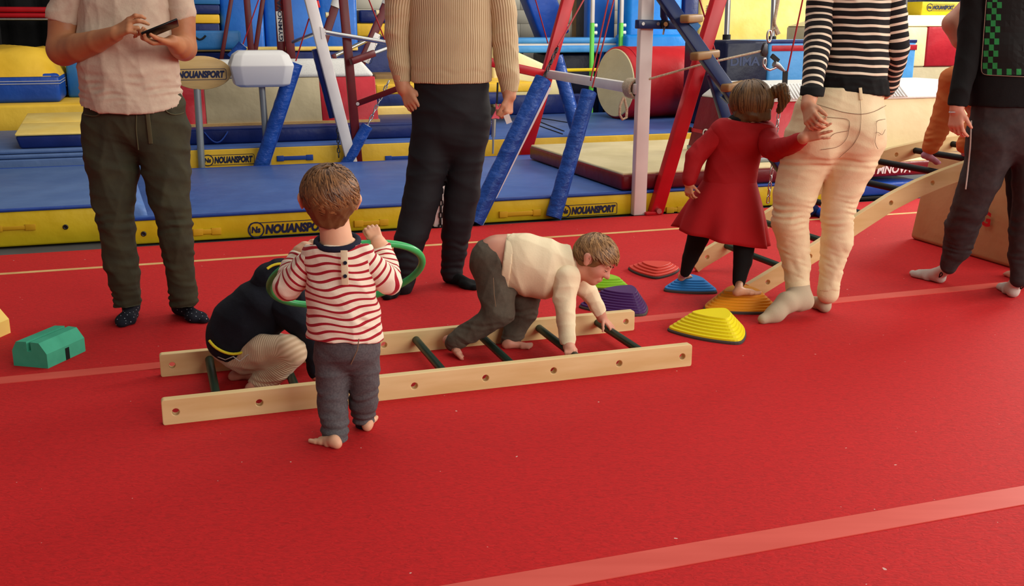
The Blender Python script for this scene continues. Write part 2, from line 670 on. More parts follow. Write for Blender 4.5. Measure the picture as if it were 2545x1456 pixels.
# ---- second row
CV = 9.43
C1 = seam_mat('landing_mat', .0, 6.6, CV, 11.9, 0, .31, 'yellow_warm', 'blue_top', None,
              'thick blue and yellow mat in the second row behind the apparatus posts', bev=.012)
MATS['yellow_warm']
logo_at(C1, CV, 506, 386, 632, 412)
for xa, xb in ((688, 778), (957, 1040)):
    ua, z = puz(xa, 394, CV)
    ub, _ = puz(xb, 394, CV)
    strap_on(C1, ua, ub, CV, z - .03, z + .03, 'strap_blue')
D1 = seam_mat('folding_mat', puz(440, 330, 9.7)[0], puz(1225, 330, 9.7)[0], 9.7, 10.72, .311, .45, 'navy_vinyl', 'navy_vinyl', None,
              'thin navy folding mat under the red and beige foam block')
# loop handle on it
u0, z0 = puz(508, 328, 9.68)
pts = [W(u0 + .2 * t, 9.685 - .03 * math.sin(math.pi * t), .42 - .09 * math.sin(math.pi * t)) for t in [i / 10 for i in range(11)]]
m = MB()
for i in range(10):
    m.bar(pts[i], pts[i + 1], .008, .035, up=UD.cross(Vector(pts[i + 1]) - Vector(pts[i])))
obj('carry_handle', m, 'strap_blue', D1)


def foam_block(name, u0, u1, v0, z0, z1, depth, label, red0, red1, side='beige_side', red='red_side', taper=.12, group=None, text=None):
    """long trapezoid vaulting block: padded mesh top, red ends, beige middle"""
    t = thing(name, W((u0 + u1) / 2, v0 + depth / 2, z0), label, 'foam block', group)
    zt = z1 - .16

    def seg(a, b, nm, m_):
        obj(nm, MB().box8([W(a, v0, z0), W(b, v0, z0), W(b, v0 + depth, z0), W(a, v0 + depth, z0),
                           W(a, v0 + taper, zt), W(b, v0 + taper, zt), W(b, v0 + depth - taper, zt), W(a, v0 + depth - taper, zt)], .008), m_, t)
    seg(u0, red0, 'end_section', red)
    seg(red0, red1, 'middle_section', side)
    seg(red1, u1, 'end_section', red)
    m = MB()
    m.box8([W(u0 - .01, v0 + taper - .02, zt), W(u1 + .01, v0 + taper - .02, zt), W(u1 + .01, v0 + depth - taper + .02, zt), W(u0 - .01, v0 + depth - taper + .02, zt),
            W(u0 + .02, v0 + taper + .07, z1), W(u1 - .12, v0 + taper + .07, z1), W(u1 - .12, v0 + depth - taper - .07, z1), W(u0 + .02, v0 + depth - taper - .07, z1)], .045, 3)
    obj('padded_top', m, 'mesh_white', t)
    obj('base_board', MB().box(u0 - .01, u1 + .01, v0 - .01, v0 + depth + .01, z0 - .0, z0 + .025), 'wood_edge', t)
    return t


EV = 9.9
foam_block('vault_block', puz(425, 250, EV)[0], puz(940, 250, EV)[0], EV, .451, puz(800, 148, EV + .2)[1], .8,
           'long beige foam block with red ends and grey mesh top behind the mushroom', puz(510, 250, EV)[0], puz(800, 250, EV)[0])

# ---- cream mat with wine side on the right of the front row
u0 = puz(1545, 480, 6.9)[0]
Bm = thing('landing_mat', W(4.3, 7.8, .17), 'cream gymnastics mat with dark red sides behind the white post', 'mat')
u1 = puz(2310, 440, 6.9)[0]
zB = .17
obj('side_skirt', MB().box(u0, u1, 6.9, 8.9, zB, zB + .115, .02), 'wine_side', Bm)
obj('top_cover', MB().box(u0 + .01, u1 - .01, 6.91, 8.89, zB + .105, zB + .128, .01), 'cream_vinyl', Bm)
ua, za = puz(2146, 463, 6.9)
ub, zb = puz(2262, 430, 6.9)
lettering('logo_word', 'GYMNOVA', W(ua, 6.898, zB + .025), UD, ZD, .07, 'logo_white', Bm, width=ub - ua, shear=.15, bold=.03)
# blue folded mat with black underside below it
fm = thing('folding_mat', W(6.2, 6.6, 0), 'thin blue mat with black underside beyond the wooden ladder', 'mat')
ua, ub = UFOLD, guv(2300, 490)[0]
obj('underside', MB().box(ua, ub, 6.84, 7.6, .0, .03, .008), 'black_rubber', fm)
obj('top_cover', MB().box(ua + .01, ub - .01, 6.845, 7.6, .03, .13, .02), 'royal_blue', fm)

# ---- left background
simple_mat('crash_mat', boxpx(11.2, -220, 262, 225, 308, 2.2, z0=.0), 'yellow_warm', 'wide yellow crash mat lying below the tall yellow and blue one', 'mat')
zt = puz(50, 262, 11.2)[1]
big = thing('crash_mat', W(-1.4, 12, zt), 'tall puffy crash mat with yellow top and blue sides behind the man with the phone', 'mat')
u0, u1 = puz(-200, 200, 11.5)[0], puz(148, 200, 11.5)[0]
zs = puz(80, 183, 11.5)[1]
zz = puz(60, 118, 12.0)[1]
obj('side_skirt', MB().box(u0, u1, 11.5, 13.2, zt, zs, .05, 3), 'royal_blue', big)
bm_ = bmesh.new()
bmesh.ops.create_grid(bm_, x_segments=16, y_segments=12, size=1)
for q in bm_.verts:
    a, b = q.co.x, q.co.y
    hgt = (1 - abs(a) ** 4) * (1 - abs(b) ** 4)
    q.co = W(u0 + (u1 - u0) * (a * .5 + .5), 11.5 + 1.7 * (b * .5 + .5), zs - .03 + (zz - zs + .03) * min(1, hgt * 1.6) + .02 * math.sin(7 * a + 3 * b) * hgt)
obj('top_cover', MB().bm(bm_, None, True), 'yellow_warm', big)
m = MB()
for dz in (.07, .095):
    m.box(u0, u1 + .004, 11.494, 13.2, zs - dz - .006, zs - dz)
obj('piping', m, 'logo_silver', big)
m = MB()
uE, zE = puz(128, 214, 11.5)
outline(m, rrect(.08, .14, .02), .012, W(u1 + .003, 12.2, zt + .12), W(0, 1, 0), ZD, .002)
for k in range(5):
    flat_poly(m, [(.02 + .011 * k, .03), (.026 + .011 * k, .03), (.026 + .011 * k, .11), (.02 + .011 * k, .11)], W(u1 + .003, 12.2, zt + .12), W(0, 1, 0), ZD, .002)
obj('emblem', m, 'logo_silver', big)

wd = thing('wedge_mat', W(-.8, 9.4, .2), 'yellow and navy foam wedge mat lying on the slate blue mats', 'mat')
WV = 9.35
u0, u1 = puz(47, 340, WV)[0], puz(330, 340, WV)[0]
zb, zm, zt2 = puz(80, 369, WV)[1], puz(80, 338, WV)[1], puz(80, 290, WV + .9)[1]
obj('side_skirt', MB().box8([W(u0, WV, zb), W(u1, WV, zb), W(u1, WV + 1.1, zb), W(u0, WV + 1.1, zb),
                             W(u0 - .03, WV, zm), W(u1, WV, zm), W(u1, WV + 1.1, zt2), W(u0 - .03, WV + 1.1, zt2)], .02), 'navy_vinyl', wd)
for k in range(2):
    a, b = .5 * k, .5 * k + .488
    za, zb_ = zm + (zt2 - zm) * a, zm + (zt2 - zm) * b
    obj('top_panel', MB().box8([W(u0 - .03, WV + 1.1 * a, za), W(u1, WV + 1.1 * a, za), W(u1, WV + 1.1 * b, zb_), W(u0 - .03, WV + 1.1 * b, zb_),
                                W(u0 - .03, WV + 1.1 * a, za + .02), W(u1, WV + 1.1 * a, za + .02), W(u1, WV + 1.1 * b, zb_ + .02), W(u0 - .03, WV + 1.1 * b, zb_ + .02)], .008), 'yellow_pale', wd)
# slate mats under the wedge: three thin layers
for k, (va, za, zb2) in enumerate(((9.235, 0, zb - .075), (9.25, zb - .072, zb - .038), (9.28, zb - .035, zb - .002))):
    simple_mat('gym_mat', (-3.2, -.08 - .06 * k, va, 11.1, za, zb2, .012), 'blue_slate',
               ['lowest slate blue mat in the layered stack under the wedge', 'middle slate blue mat in the layered stack under the wedge',
                'topmost slate blue mat in the layered stack under the wedge'][k], 'mat')

# upright blue mats and stacks at the back
simple_mat('gym_mat', boxpx(12.2, 165, 140, 212, 235, .5, z0=puz(50, 262, 11.2)[1] + .002), 'steel_blue', 'narrow blue mat standing upright behind the man with the phone', 'mat')
for k, (y0, y1, m_, lb) in enumerate(((95, 130, 'navy_vinyl', 'lowest navy mat of the tall stack behind the man'), (59, 94, 'navy_vinyl', 'navy mat under the yellow band in the tall stack'),
                                      (36, 58, 'yellow_warm', 'yellow mat in the middle of the tall stack'), (12, 35, 'navy_vinyl', 'navy mat above the yellow one in the tall stack'),
                                      (-12, 11, 'steel_blue', 'steel blue mat near the top of the tall stack'), (-40, -13, 'navy_vinyl', 'navy mat topping the tall stack'))):
    sp_ = boxpx(12.6, 455, y0, 546, y1, 1.6, z0=0 if k == 0 else None, bev=.012)
    simple_mat('gym_mat', sp_, m_, lb, 'mat', 'mats in the tall stack')
simple_mat('landing_mat', boxpx(11.95, 470, 128, 905, 152, .6, z0=0), 'navy_vinyl', 'long navy mat standing behind the vault block', 'mat')
simple_mat('landing_mat', boxpx(11.95, 480, 118, 890, 127, .6, bev=.01), 'yellow_pale', 'thin cream yellow mat on top of the long navy mat', 'mat')
fb_ = thing('folding_mat', W(*(puz(540, 120, 11.7)[0], 11.7), puz(540, 118, 11.7)[1]), 'folded light blue mat with black carry handle beside the man', 'mat')
u0, u1 = puz(470, 100, 11.7)[0], puz(600, 100, 11.7)[0]
z0, z1 = puz(540, 124, 11.7)[1], puz(540, 76, 11.7)[1]
obj('body', MB().box(u0, u1, 11.7, 11.85, z0, z1, .03, 3), 'steel_blue', fb_)
pts = [W(u0 + .05 + .12 * t, 11.69, z1 - .05 - .04 * math.sin(math.pi * t)) for t in [i / 8 for i in range(9)]]
obj('carry_handle', MB().tube(pts, .01, 8), 'black_rubber', fb_)
# three upright panels of the blue crash mat
for k, (xa, xb, lb) in enumerate(((547, 655, 'tall upright blue crash mat nearest the stacked mats'), (657, 790, 'tall upright blue crash mat in the middle behind the maroon posts'),
                                  (792, 888, 'tall upright blue crash mat nearest the block wall'))):
    simple_mat('crash_mat', boxpx(12.8 + .05 * k, xa, -80, xb, 128, .4, z0=0, bev=.05), 'panel_blue', lb, 'mat', 'upright blue crash mats')
# stack right of them
simple_mat('gym_mat', boxpx(13.6, 893, 25, 975, 58, 1.0, z0=None), 'navy_vinyl', 'navy mat over the yellow one by the block wall', 'mat')
simple_mat('gym_mat', boxpx(13.6, 885, 58, 985, 92, 1.0, z0=None), 'yellow_warm', 'yellow mat between navy ones by the block wall', 'mat')
simple_mat('gym_mat', boxpx(13.6, 880, 93, 992, 150, 1.0, z0=0), 'navy_vinyl', 'navy mat under the yellow one by the block wall', 'mat')
simple_mat('bench', boxpx(12.6, 930, 184, 1000, 206, .6, z0=0), 'wood_step', 'brown wooden bench end behind the man in the sweater', 'bench')
for k, (y0, y1, m_, lb) in enumerate(((207, 232, 'yellow_warm', 'upper yellow mat behind the short blue padded tube'), (233, 262, 'navy_vinyl', 'navy mat sandwiched behind the short blue padded tube'), (263, 318, 'yellow_pale', 'lower pale yellow mat behind the short blue padded tube'))):
    simple_mat('gym_mat', boxpx(11.0 - .12 * k, 935, y0, 1330 - 60 * k, y1, 1.2, z0=.311 if k == 2 else None, bev=.015), m_, lb, 'mat')

# centre right background
cw = obj('foam_wedge', MB().prism([W(*(puz(x, 200, 12.0)[0], 12.0), puz(x, y, 12.0)[1]) for x, y in ((1225, 268), (1225, 110), (1285, 128), (1420, 190), (1420, 268))], None, W(0, .8, 0), bev=.03),
         'cream_bright', label='large cream foam wedge behind the man in the sweater', cat='foam wedge')
simple_mat('gym_mat', boxpx(11.85, 1262, 236, 1450, 262, .14, z0=.311, bev=.02), 'navy_vinyl', 'navy mat strip in front of the cream wedge', 'mat')
tb = thing('trampoline', W(*(puz(1400, 130, 12.9)[0], 13.2), 0), 'light blue padded trampoline edge behind the red frame', 'trampoline')
u0, u1 = puz(1283, 130, 12.9)[0], puz(1536, 130, 12.9)[0]
for k, (ya, yb) in enumerate(((94, 108), (113, 131))):
    za, zb = puz(1400, yb, 12.9)[1], puz(1400, ya, 12.9)[1]
    obj('pad', MB().box(u0, u1, 12.9, 13.85, za, zb, .02), 'sky_blue', tb)
za, zb = puz(1400, 113, 12.9)[1], puz(1400, 108, 12.9)[1]
obj('frame', MB().box(u0 + .02, u1 - .02, 12.92, 13.84, za, zb), 'white_paint', tb)
m = MB()
for u in (u0 + .1, u1 - .1):
    m.box(u - .03, u + .03, 13.0, 13.06, 0, za)
obj('leg', m, 'dark_steel', tb)
simple_mat('gym_mat', boxpx(13.1, 1375, 133, 1492, 190, .8, z0=0), 'navy_dark', 'dark navy box standing in for the shade under the trampoline', 'mat')  # shade area put in as a box of dark navy colour
obj('beam_rail', MB().box(puz(1385, 175, 12.3)[0], puz(1495, 175, 12.3)[0], 12.3, 12.36, puz(1440, 178, 12.3)[1], puz(1440, 170, 12.3)[1], .01), 'yellow_paint',
    label='yellow rail between the green posts and the red roll', cat='rail')
# leaning blue mat
a, b = pV(1375, 95, 14.0), pV(1315, -60, 14.0)
obj('crash_mat', MB().bar(a, b, .42, .3, up=W(0, 1, 0), bev=.03), 'royal_blue', label='blue mat leaning against the block wall', cat='mat')
for k, (xa, xb) in enumerate(((1462, 1530),)):
    simple_mat('crash_mat', boxpx(13.9, xa, -60, xb, 95, .18, z0=0), 'panel_blue', 'upright blue mat between the two green posts', 'mat')
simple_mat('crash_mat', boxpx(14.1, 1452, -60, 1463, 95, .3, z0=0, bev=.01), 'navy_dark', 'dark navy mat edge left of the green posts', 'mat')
simple_mat('door_post', boxpx(14.6, 1434, -60, 1452, 95, .2, z0=0, bev=.01), 'wood_step', 'brown wooden post on the block wall', 'post')
for k, x in enumerate((1474, 1546)):
    t = thing('bar_post', pV(x, 195 if k == 0 else 126, 12.4 + .3 * k), ['green and white bar post left of its twin', 'green and white bar post right of its twin'][k], 'post', 'green bar posts')
    v = 12.4 + .3 * k
    zt, zmid = puz(x, -60, v)[1], puz(x, 57, v)[1]
    uu = puz(x, 60, v)[0]
    obj('lower_post', MB().box(uu - .022, uu + .022, v, v + .05, 0.311 if False else .0, zmid, .004), 'green_paint', t)
    obj('upper_post', MB().box(uu - .02, uu + .02, v, v + .045, zmid, zt, .004), 'white_paint', t)
    for zk in (zmid - .03, zmid - .12):
        obj('knob', MB().tube([W(uu + .02, v + .02, zk), W(uu + .06, v + .02, zk), W(uu + .065, v + .02, zk)], [.02, .024, .012], 10), 'white_plastic', t)

# red roll
rv = 11.0
c0 = pV(1527, 211, rv)
rr = mpp(c0) * 88
ax = (W(1, .18, 0)).normalized()
c1 = c0 + ax * 1.2
zc = .311 + rr
c0.z = c1.z = zc
t = thing('foam_roll', Vector((c0.x, c0.y, .311)), 'large red foam roll with cream end behind the white post', 'foam roll')
obj('roll_body', MB().tube([c0 + ax * .012, c0 + ax * .03, c1 - ax * .03, c1], [rr - .02, rr, rr, rr - .02], 40), 'red_roll', t)
obj('end_cap', MB().tube([c0, c0 + ax * .03], [rr - .03, rr - .012], 40), 'cream_vinyl', t)
pp = []
sd = ax.cross(ZD).normalized()
for i in range(40):
    an = 2 * math.pi * i / 40
    pp.append(c0 + ax * .1 + (sd * math.cos(an) + ZD * math.sin(an)) * (rr + .001))
obj('piping', MB().tube(pp, .008, 6, closed=True), 'red_side', t)

# bright blue mats right of it
simple_mat('crash_mat', boxpx(12.6, 1556, 86, 1760, 125, .38, z0=0, bev=.04), 'cyan_blue', 'bright blue low mat behind the red roll', 'mat')
simple_mat('crash_mat', boxpx(13.0, 1562, -60, 1698, 90, .4, z0=0, bev=.06), 'cyan_blue', 'bright blue upright mat behind the white post', 'mat')
simple_mat('crash_mat', boxpx(13.2, 1700, -60, 1738, 92, .3, z0=0, bev=.03), 'navy_vinyl', 'navy upright mat beside the big yellow mat', 'mat')
YELLOW_MAT = simple_mat('crash_mat', boxpx(13.3, 1738, -70, 2120, 96, .5, z0=0, bev=.06), 'yellow_pale', 'huge pale yellow mat standing upright behind the steel poles', 'mat')
t_ = thing('gym_block', pV(1800, 205, 9.9), 'blue foam block with navy end and red stripe behind the girl', 'foam block')
PV_ = 9.55
z1 = puz(1900, 101, PV_)[1]
ua, ub, uc = puz(1803, 150, PV_)[0], puz(1910, 150, PV_)[0], puz(2275, 150, PV_)[0]
obj('end_section', MB().box(ua, ub, PV_, PV_ + .9, .311, z1, .03), 'navy_dark', t_)
obj('middle_section', MB().box(ub + .002, uc, PV_, PV_ + .9, .311, z1, .03), 'sky_blue', t_)
zr0, zr1 = puz(1950, 127, PV_)[1], puz(1950, 113, PV_)[1]
obj('stripe', MB().box(ub + .03, uc + .003, PV_ - .006, PV_ + .01, zr0, zr1, .003), 'red_side', t_)
obj('piping', MB().box(ub, uc, PV_ - .004, PV_ + .02, z1 - .03, z1 + .005, .005), 'navy_vinyl', t_)
ul, zl = puz(1815, 164, PV_)
lettering('logo_word', 'DIMA', W(ul, PV_ - .002, zl), UD, ZD, .09, 'logo_faded', t_, width=puz(1888, 164, PV_)[0] - ul, bold=.03)

# vault block with ribbed top on the cream mat
QV = 7.13
zq = zB + .129
u0, u1 = 4.36, puz(2420, 300, QV)[0]
q = thing('vault_block', W(u0 + .6, QV + .5, zq), 'red and cream foam block with ribbed white top behind the girl and the woman', 'foam block')
ur = puz(2075, 330, QV)[0]
zt = puz(1990, 252, QV + .12)[1]
ztop = puz(1960, 206, QV + .3)[1]
dp = 1.0


def qseg(a, b, nm, m_, e0=0.):
    return obj(nm, MB().box8([W(a, QV, zq), W(b, QV, zq), W(b, QV + dp, zq), W(a, QV + dp, zq),
                       W(a + e0, QV + .12, zt), W(b, QV + .12, zt), W(b, QV + dp - .12, zt), W(a + e0, QV + dp - .12, zt)], .01), m_, q)


qseg(u0, ur, 'end_section', 'red_side', .05)
obj('end_panel', MB().box8([W(u0 - .008, QV + .005, zq), W(u0 + .01, QV + .005, zq), W(u0 + .01, QV + dp - .005, zq), W(u0 - .008, QV + dp - .005, zq),
                            W(u0 + .042, QV + .12, zt), W(u0 + .06, QV + .12, zt), W(u0 + .06, QV + dp - .12, zt), W(u0 + .042, QV + dp - .12, zt)]), 'wine_side', q)
qseg(ur + .002, u1, 'middle_section', 'cream_vinyl')
ztp = obj('padded_top', MB().box8([W(u0 + .03, QV + .09, zt), W(u1, QV + .09, zt), W(u1, QV + dp - .09, zt), W(u0 + .03, QV + dp - .09, zt),
                             W(u0 + .13, QV + .24, ztop), W(u1, QV + .24, ztop), W(u1, QV + dp - .24, ztop), W(u0 + .13, QV + dp - .24, ztop)], .03, 3), 'mesh_white', q)
for k in range(46):
    uu = u0 + .16 + .03 * k
    obj('rib', MB().bar(W(uu, QV + .09, zt + .02), W(uu, QV + .24, ztop - .006), .012, .012, bev=.002), 'white_plastic', ztp)
obj('base_board', MB().box(u0 - .01, u1, QV - .012, QV + dp, zq, zq + .035, .005), 'grey_pole', q)
ED = (W(.05, 0, zt - zq)).normalized()
lettering('logo_word', 'GYMNOVA', W(u0 - .008, QV + .76, zq) + ED * .13, W(0, -1, 0), ED, .07, 'logo_white', q, width=.62, bold=.02, depth=.004)
sp0 = W(u0 - .006, QV + .99, zq) + ED * .17
obj('strap', MB().bar(sp0, sp0 + W(0, -.22, 0), .012, .03), 'red_side', q)
obj('buckle', MB().bar(sp0 + W(-.01, .06, 0), sp0 + W(-.01, -.03, 0), .03, .045, bev=.006), 'black_rubber', q)

# far right: block with padded top, yellow plate, dark backdrop
RV = 11.0
R_ = thing('vault_block', pV(2330, 200, RV), 'white and red padded block behind the bare elbow', 'foam block')
u0, ur, u1 = puz(2262, 120, RV)[0], puz(2302, 120, RV)[0], puz(2600, 120, RV)[0]
z0, z1, z2 = .0, puz(2350, 66, RV)[1], puz(2350, 38, RV + .2)[1]
zlow = puz(2350, 165, RV)[1]
obj('middle_section', MB().box(u0 - 1.2, ur, RV, RV + .9, zlow, z1, .02), 'cream_vinyl', R_)
obj('end_section', MB().box(ur + .003, u1, RV - .004, RV + .9, zlow, z1, .02), 'red_side', R_)
obj('lower_section', MB().box(u0 - 1.2, u1, RV + .01, RV + .88, z0, zlow - .004, .01), 'beige_side', R_)
obj('padded_top', MB().box8([W(u0 - 1.22, RV - .02, z1), W(u1, RV - .02, z1), W(u1, RV + .9, z1), W(u0 - 1.22, RV + .9, z1),
                             W(u0 - .75, RV + .12, z2), W(u1, RV + .12, z2), W(u1, RV + .8, z2), W(u0 - .75, RV + .8, z2)], .03, 3), 'cream_bright', R_)
yp = thing('springboard', pV(2340, 30, RV + .25), 'yellow board with blue lettering lying on the padded block', 'board')
u0, z0 = puz(2290, 30, RV + .22)
zt = puz(2290, 4, RV + .22)[1]
obj('board', MB().box(u0, u0 + 1.0, RV + .22, RV + .8, z2 + .001, zt, .01), 'yellow_side', yp)
sport_logo(yp, W(puz(2304, 28, RV + .22)[0], RV + .217, puz(2304, 27, RV + .22)[1]), UD, ZD, .42, .085, 'logo_navy')
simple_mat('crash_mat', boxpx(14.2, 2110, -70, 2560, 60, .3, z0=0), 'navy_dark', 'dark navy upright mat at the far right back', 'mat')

# red rails of a trampoline and steel bar at the top left
tr = thing('rail_bars', W(*(puz(40, 30, 13.6)[0], 13.6), 0), 'red padded rails over a chrome bar at the top left', 'rail')
u0, u1 = puz(-60, 30, 13.6)[0], puz(235, 30, 13.6)[0]
for ya, yb in ((17, 31), (32, 44)):
    obj('rail', MB().box(u0, u1, 13.6, 13.7, puz(60, yb, 13.6)[1], puz(60, ya, 13.6)[1], .02), 'red_paint', tr)
obj('bar', MB().tube([W(u0, 13.62, puz(60, 48, 13.6)[1]), W(u1, 13.62, puz(60, 48, 13.6)[1])], .016, 10), 'steel', tr)
m = MB()
for u in (u0 + .2, u1 - .2):
    m.box(u - .03, u + .03, 13.62, 13.68, 0, puz(60, 45, 13.6)[1])
obj('leg', m, 'black_rubber', tr)
# ------------------------------------------------------------------ apparatus
def barpx(p0, p1, v0, v1, w, h=None, ext0=0., ext1=0., up=None):
    a, b = pV(p0[0], p0[1], v0), pV(p1[0], p1[1], v1)
    d = (b - a)
    return a - d * ext0, b + d * ext1


def to_floor(a, b, z=0.0):
    """extend b along a->b down to height z"""
    d = b - a
    return a + d * ((z - a.z) / d.z)


VN = W(0, 1, 0)


def torus_link(ll, wd, r):
    pts = []
    for k in range(16):
        an = 2 * math.pi * k / 16
        x = (wd / 2 - r) * math.cos(an)
        y = (wd / 2 - r) * math.sin(an) + (ll / 2 - wd / 2) * (1 if math.sin(an) >= 0 else -1)
        pts.append((x, 0, y))
    return MB().tube(pts, r, 6, closed=True)


def chain(p0, p1, label, ll=.042, wd=.024, r=.0042, material='dark_steel'):
    p0, p1 = Vector(p0), Vector(p1)
    t = thing('chain', p1 if p1.z < p0.z else p0, label, 'chain')
    L = (p1 - p0).length
    pit = ll - 2.2 * r
    n = max(2, int(L / pit))
    q = (p1 - p0).to_track_quat('Z', 'Y')
    first = None
    for i in range(n):
        if first is None:
            m = torus_link(ll, wd, r)
            me_o = obj('link', m, material, None, org=(0, 0, 0))
            first = me_o
            o = me_o
        else:
            o = first.copy()
            COL.objects.link(o)
        o.parent = t
        o.rotation_mode = 'QUATERNION'
        o.rotation_quaternion = q @ Matrix.Rotation(math.pi / 2 * (i % 2), 4, 'Z').to_quaternion()
        o.location = p0 + (p1 - p0) * ((i + .5) / n) - ORG[t.name]
    return t


def cord(p0, p1, r, label, name='tension_cord', material='cord_red', cat='cord'):
    return obj(name, MB().tube([p0, p1], r, 8), material, label=label, cat=cat)


def padded_tube(top, bot, r, label, material='pad_blue', seam=True):
    top, bot = Vector(top), Vector(bot)
    t = thing('padded_tube', bot, label, 'padded bar', 'blue padded tubes')
    d = bot - top
    n = 22
    pts, rs = [], []
    rnd = random.Random(int(abs(top.x) * 1000))
    for i in range(n + 1):
        pts.append(top + d * (i / n))
        rs.append(r * (1 + rnd.uniform(-.05, .03)))
    obj('pad', MB().tube(pts, rs, 18), material, t)
    dn = d.normalized()
    obj('end_ring', MB().tube([top - dn * .004, top + dn * .01], [r * .55, r * .6], 14), 'white_plastic', t)
    if seam:
        s = dn.cross(VN).normalized()
        if s.x < 0:
            s = -s
        off = (s * .96 - VN * .3) * r
        obj('seam', MB().tube([top + off, bot + off], r * .1, 6), 'strap_blue', t)
    return t


# ---- right hand white and red frame
PVv = 6.83
top, bot = pV(1610, -90, PVv), pV(1586, 536, PVv)
fr = thing('gym_apparatus', Vector((bot.x, bot.y, 0)), 'white steel upright with red leaning brace standing at the carpet edge', 'apparatus')
bot = to_floor(top, bot)
obj('upright', MB().bar(top, bot, .098, .06, up=VN, bev=.006), 'white_paint', fr)
rt, rb = pV(1809, -80, PVv), pV(1628, 530, PVv)
rb = to_floor(rt, rb)
obj('brace', MB().bar(rt, rb, .1, .07, up=VN, bev=.006), 'red_paint', fr)
obj('foot_plate', MB().bar(rb + W(-.1, -.03, .012), rb + W(.03, -.03, .012), .06, .022, bev=.004), 'red_paint', fr)
obj('bolt', MB().tube([rb + W(0, -.07, .03), rb + W(0, -.03, .03)], .02, 8), 'steel', fr)
cb0, cb1 = pV(1582, 60, PVv - .05), pV(1690, 62, PVv - .05)
cl = obj('clamp', MB().bar(cb0, cb1, .06, .06, bev=.006), 'navy_paint', fr)
for x in (1599, 1636):
    p = pV(x, 59, PVv - .085)
    obj('clamp_bolt', MB().tube([p, p + W(0, .02, 0)], .012, 8), 'steel', cl)
p = pV(1654, 60, PVv - .1)
obj('star_knob', MB().tube([p, p + W(0, .05, 0)], .032, 7), 'black_rubber', cl)
obj('knob_cap', MB().tube([p + W(0, -.006, 0), p], .016, 8), 'wood_panel', cl)
obj('lever', MB().bar(pV(1652, 65, PVv - .1), pV(1648, 86, PVv - .1), .012, .008), 'steel', cl)
obj('swivel', MB().tube([pV(1648, -40, PVv - .08), pV(1650, 40, PVv - .08), pV(1654, 55, PVv - .08)], [.022, .026, .02], 12), 'navy_paint', cl)
# cross bar from this post to the far frame
w0, w1 = pV(1362, 184, 9.36), pV(1588, 222, PVv)
obj('cross_bar', MB().bar(w0, w1, .05, .075, bev=.006), 'white_paint', fr)

# far red frame
rt, rm = pV(1436, -90, 9.36), pV(1312, 356, 9.36)
rf = thing('gym_apparatus', to_floor(rt, rm), 'red frame leaning between the blue padded tubes', 'apparatus')
obj('brace', MB().bar(rt, to_floor(rt, rm), .11, .07, up=VN, bev=.006), 'red_paint', rf)
obj('cross_bar', MB().bar(pV(1180, 146, 9.38), pV(1350, 184, 9.36), .07, .08, bev=.006), 'red_paint', rf)

# blue padded tubes
padded_tube(pV(1350, 196, 6.95), to_floor(pV(1350, 196, 6.95), pV(1180, 548, 6.82), .02), .058, 'blue padded tube slanting down beside the man in the sweater')
seam = MB().bar(pV(1362, 215, 7.0), to_floor(pV(1362, 215, 7.0), pV(1194, 552, 6.86)), .022, .05)
obj('steel_brace', seam, 'white_paint', label='white steel brace running under the slanting blue padded tube', cat='brace')
padded_tube(pV(1463, 226, 6.95), to_floor(pV(1463, 226, 6.95), pV(1372, 548, 6.82), .02), .055, 'blue padded tube standing left of the yellow lettering by the cream mat')
padded_tube(pV(1381, 140, 9.41), to_floor(pV(1381, 140, 9.41), pV(1436, 335, 9.37), .34), .062, 'blue padded tube behind the white cross bar')
padded_tube(pV(733, 156, 9.31), to_floor(pV(733, 156, 9.31), pV(652, 402, 9.31), .06), .062, 'blue padded tube crossing in front of the white mushroom')
padded_tube(pV(784, 122, 9.37), pV(828, 292, 9.37), .036, 'thin dark blue padded tube behind the white slanting pole', 'navy_vinyl', False)
padded_tube(pV(913, 312, 9.31), to_floor(pV(913, 312, 9.31), pV(882, 368, 9.31), .06), .052, 'short blue padded tube at the end of the slanting chain', 'pad_blue', False)
padded_tube(pV(604, 112, 11.5), pV(575, 145, 11.5), .055, 'small blue padded tube beside the folded light blue mat', 'pad_blue', False)

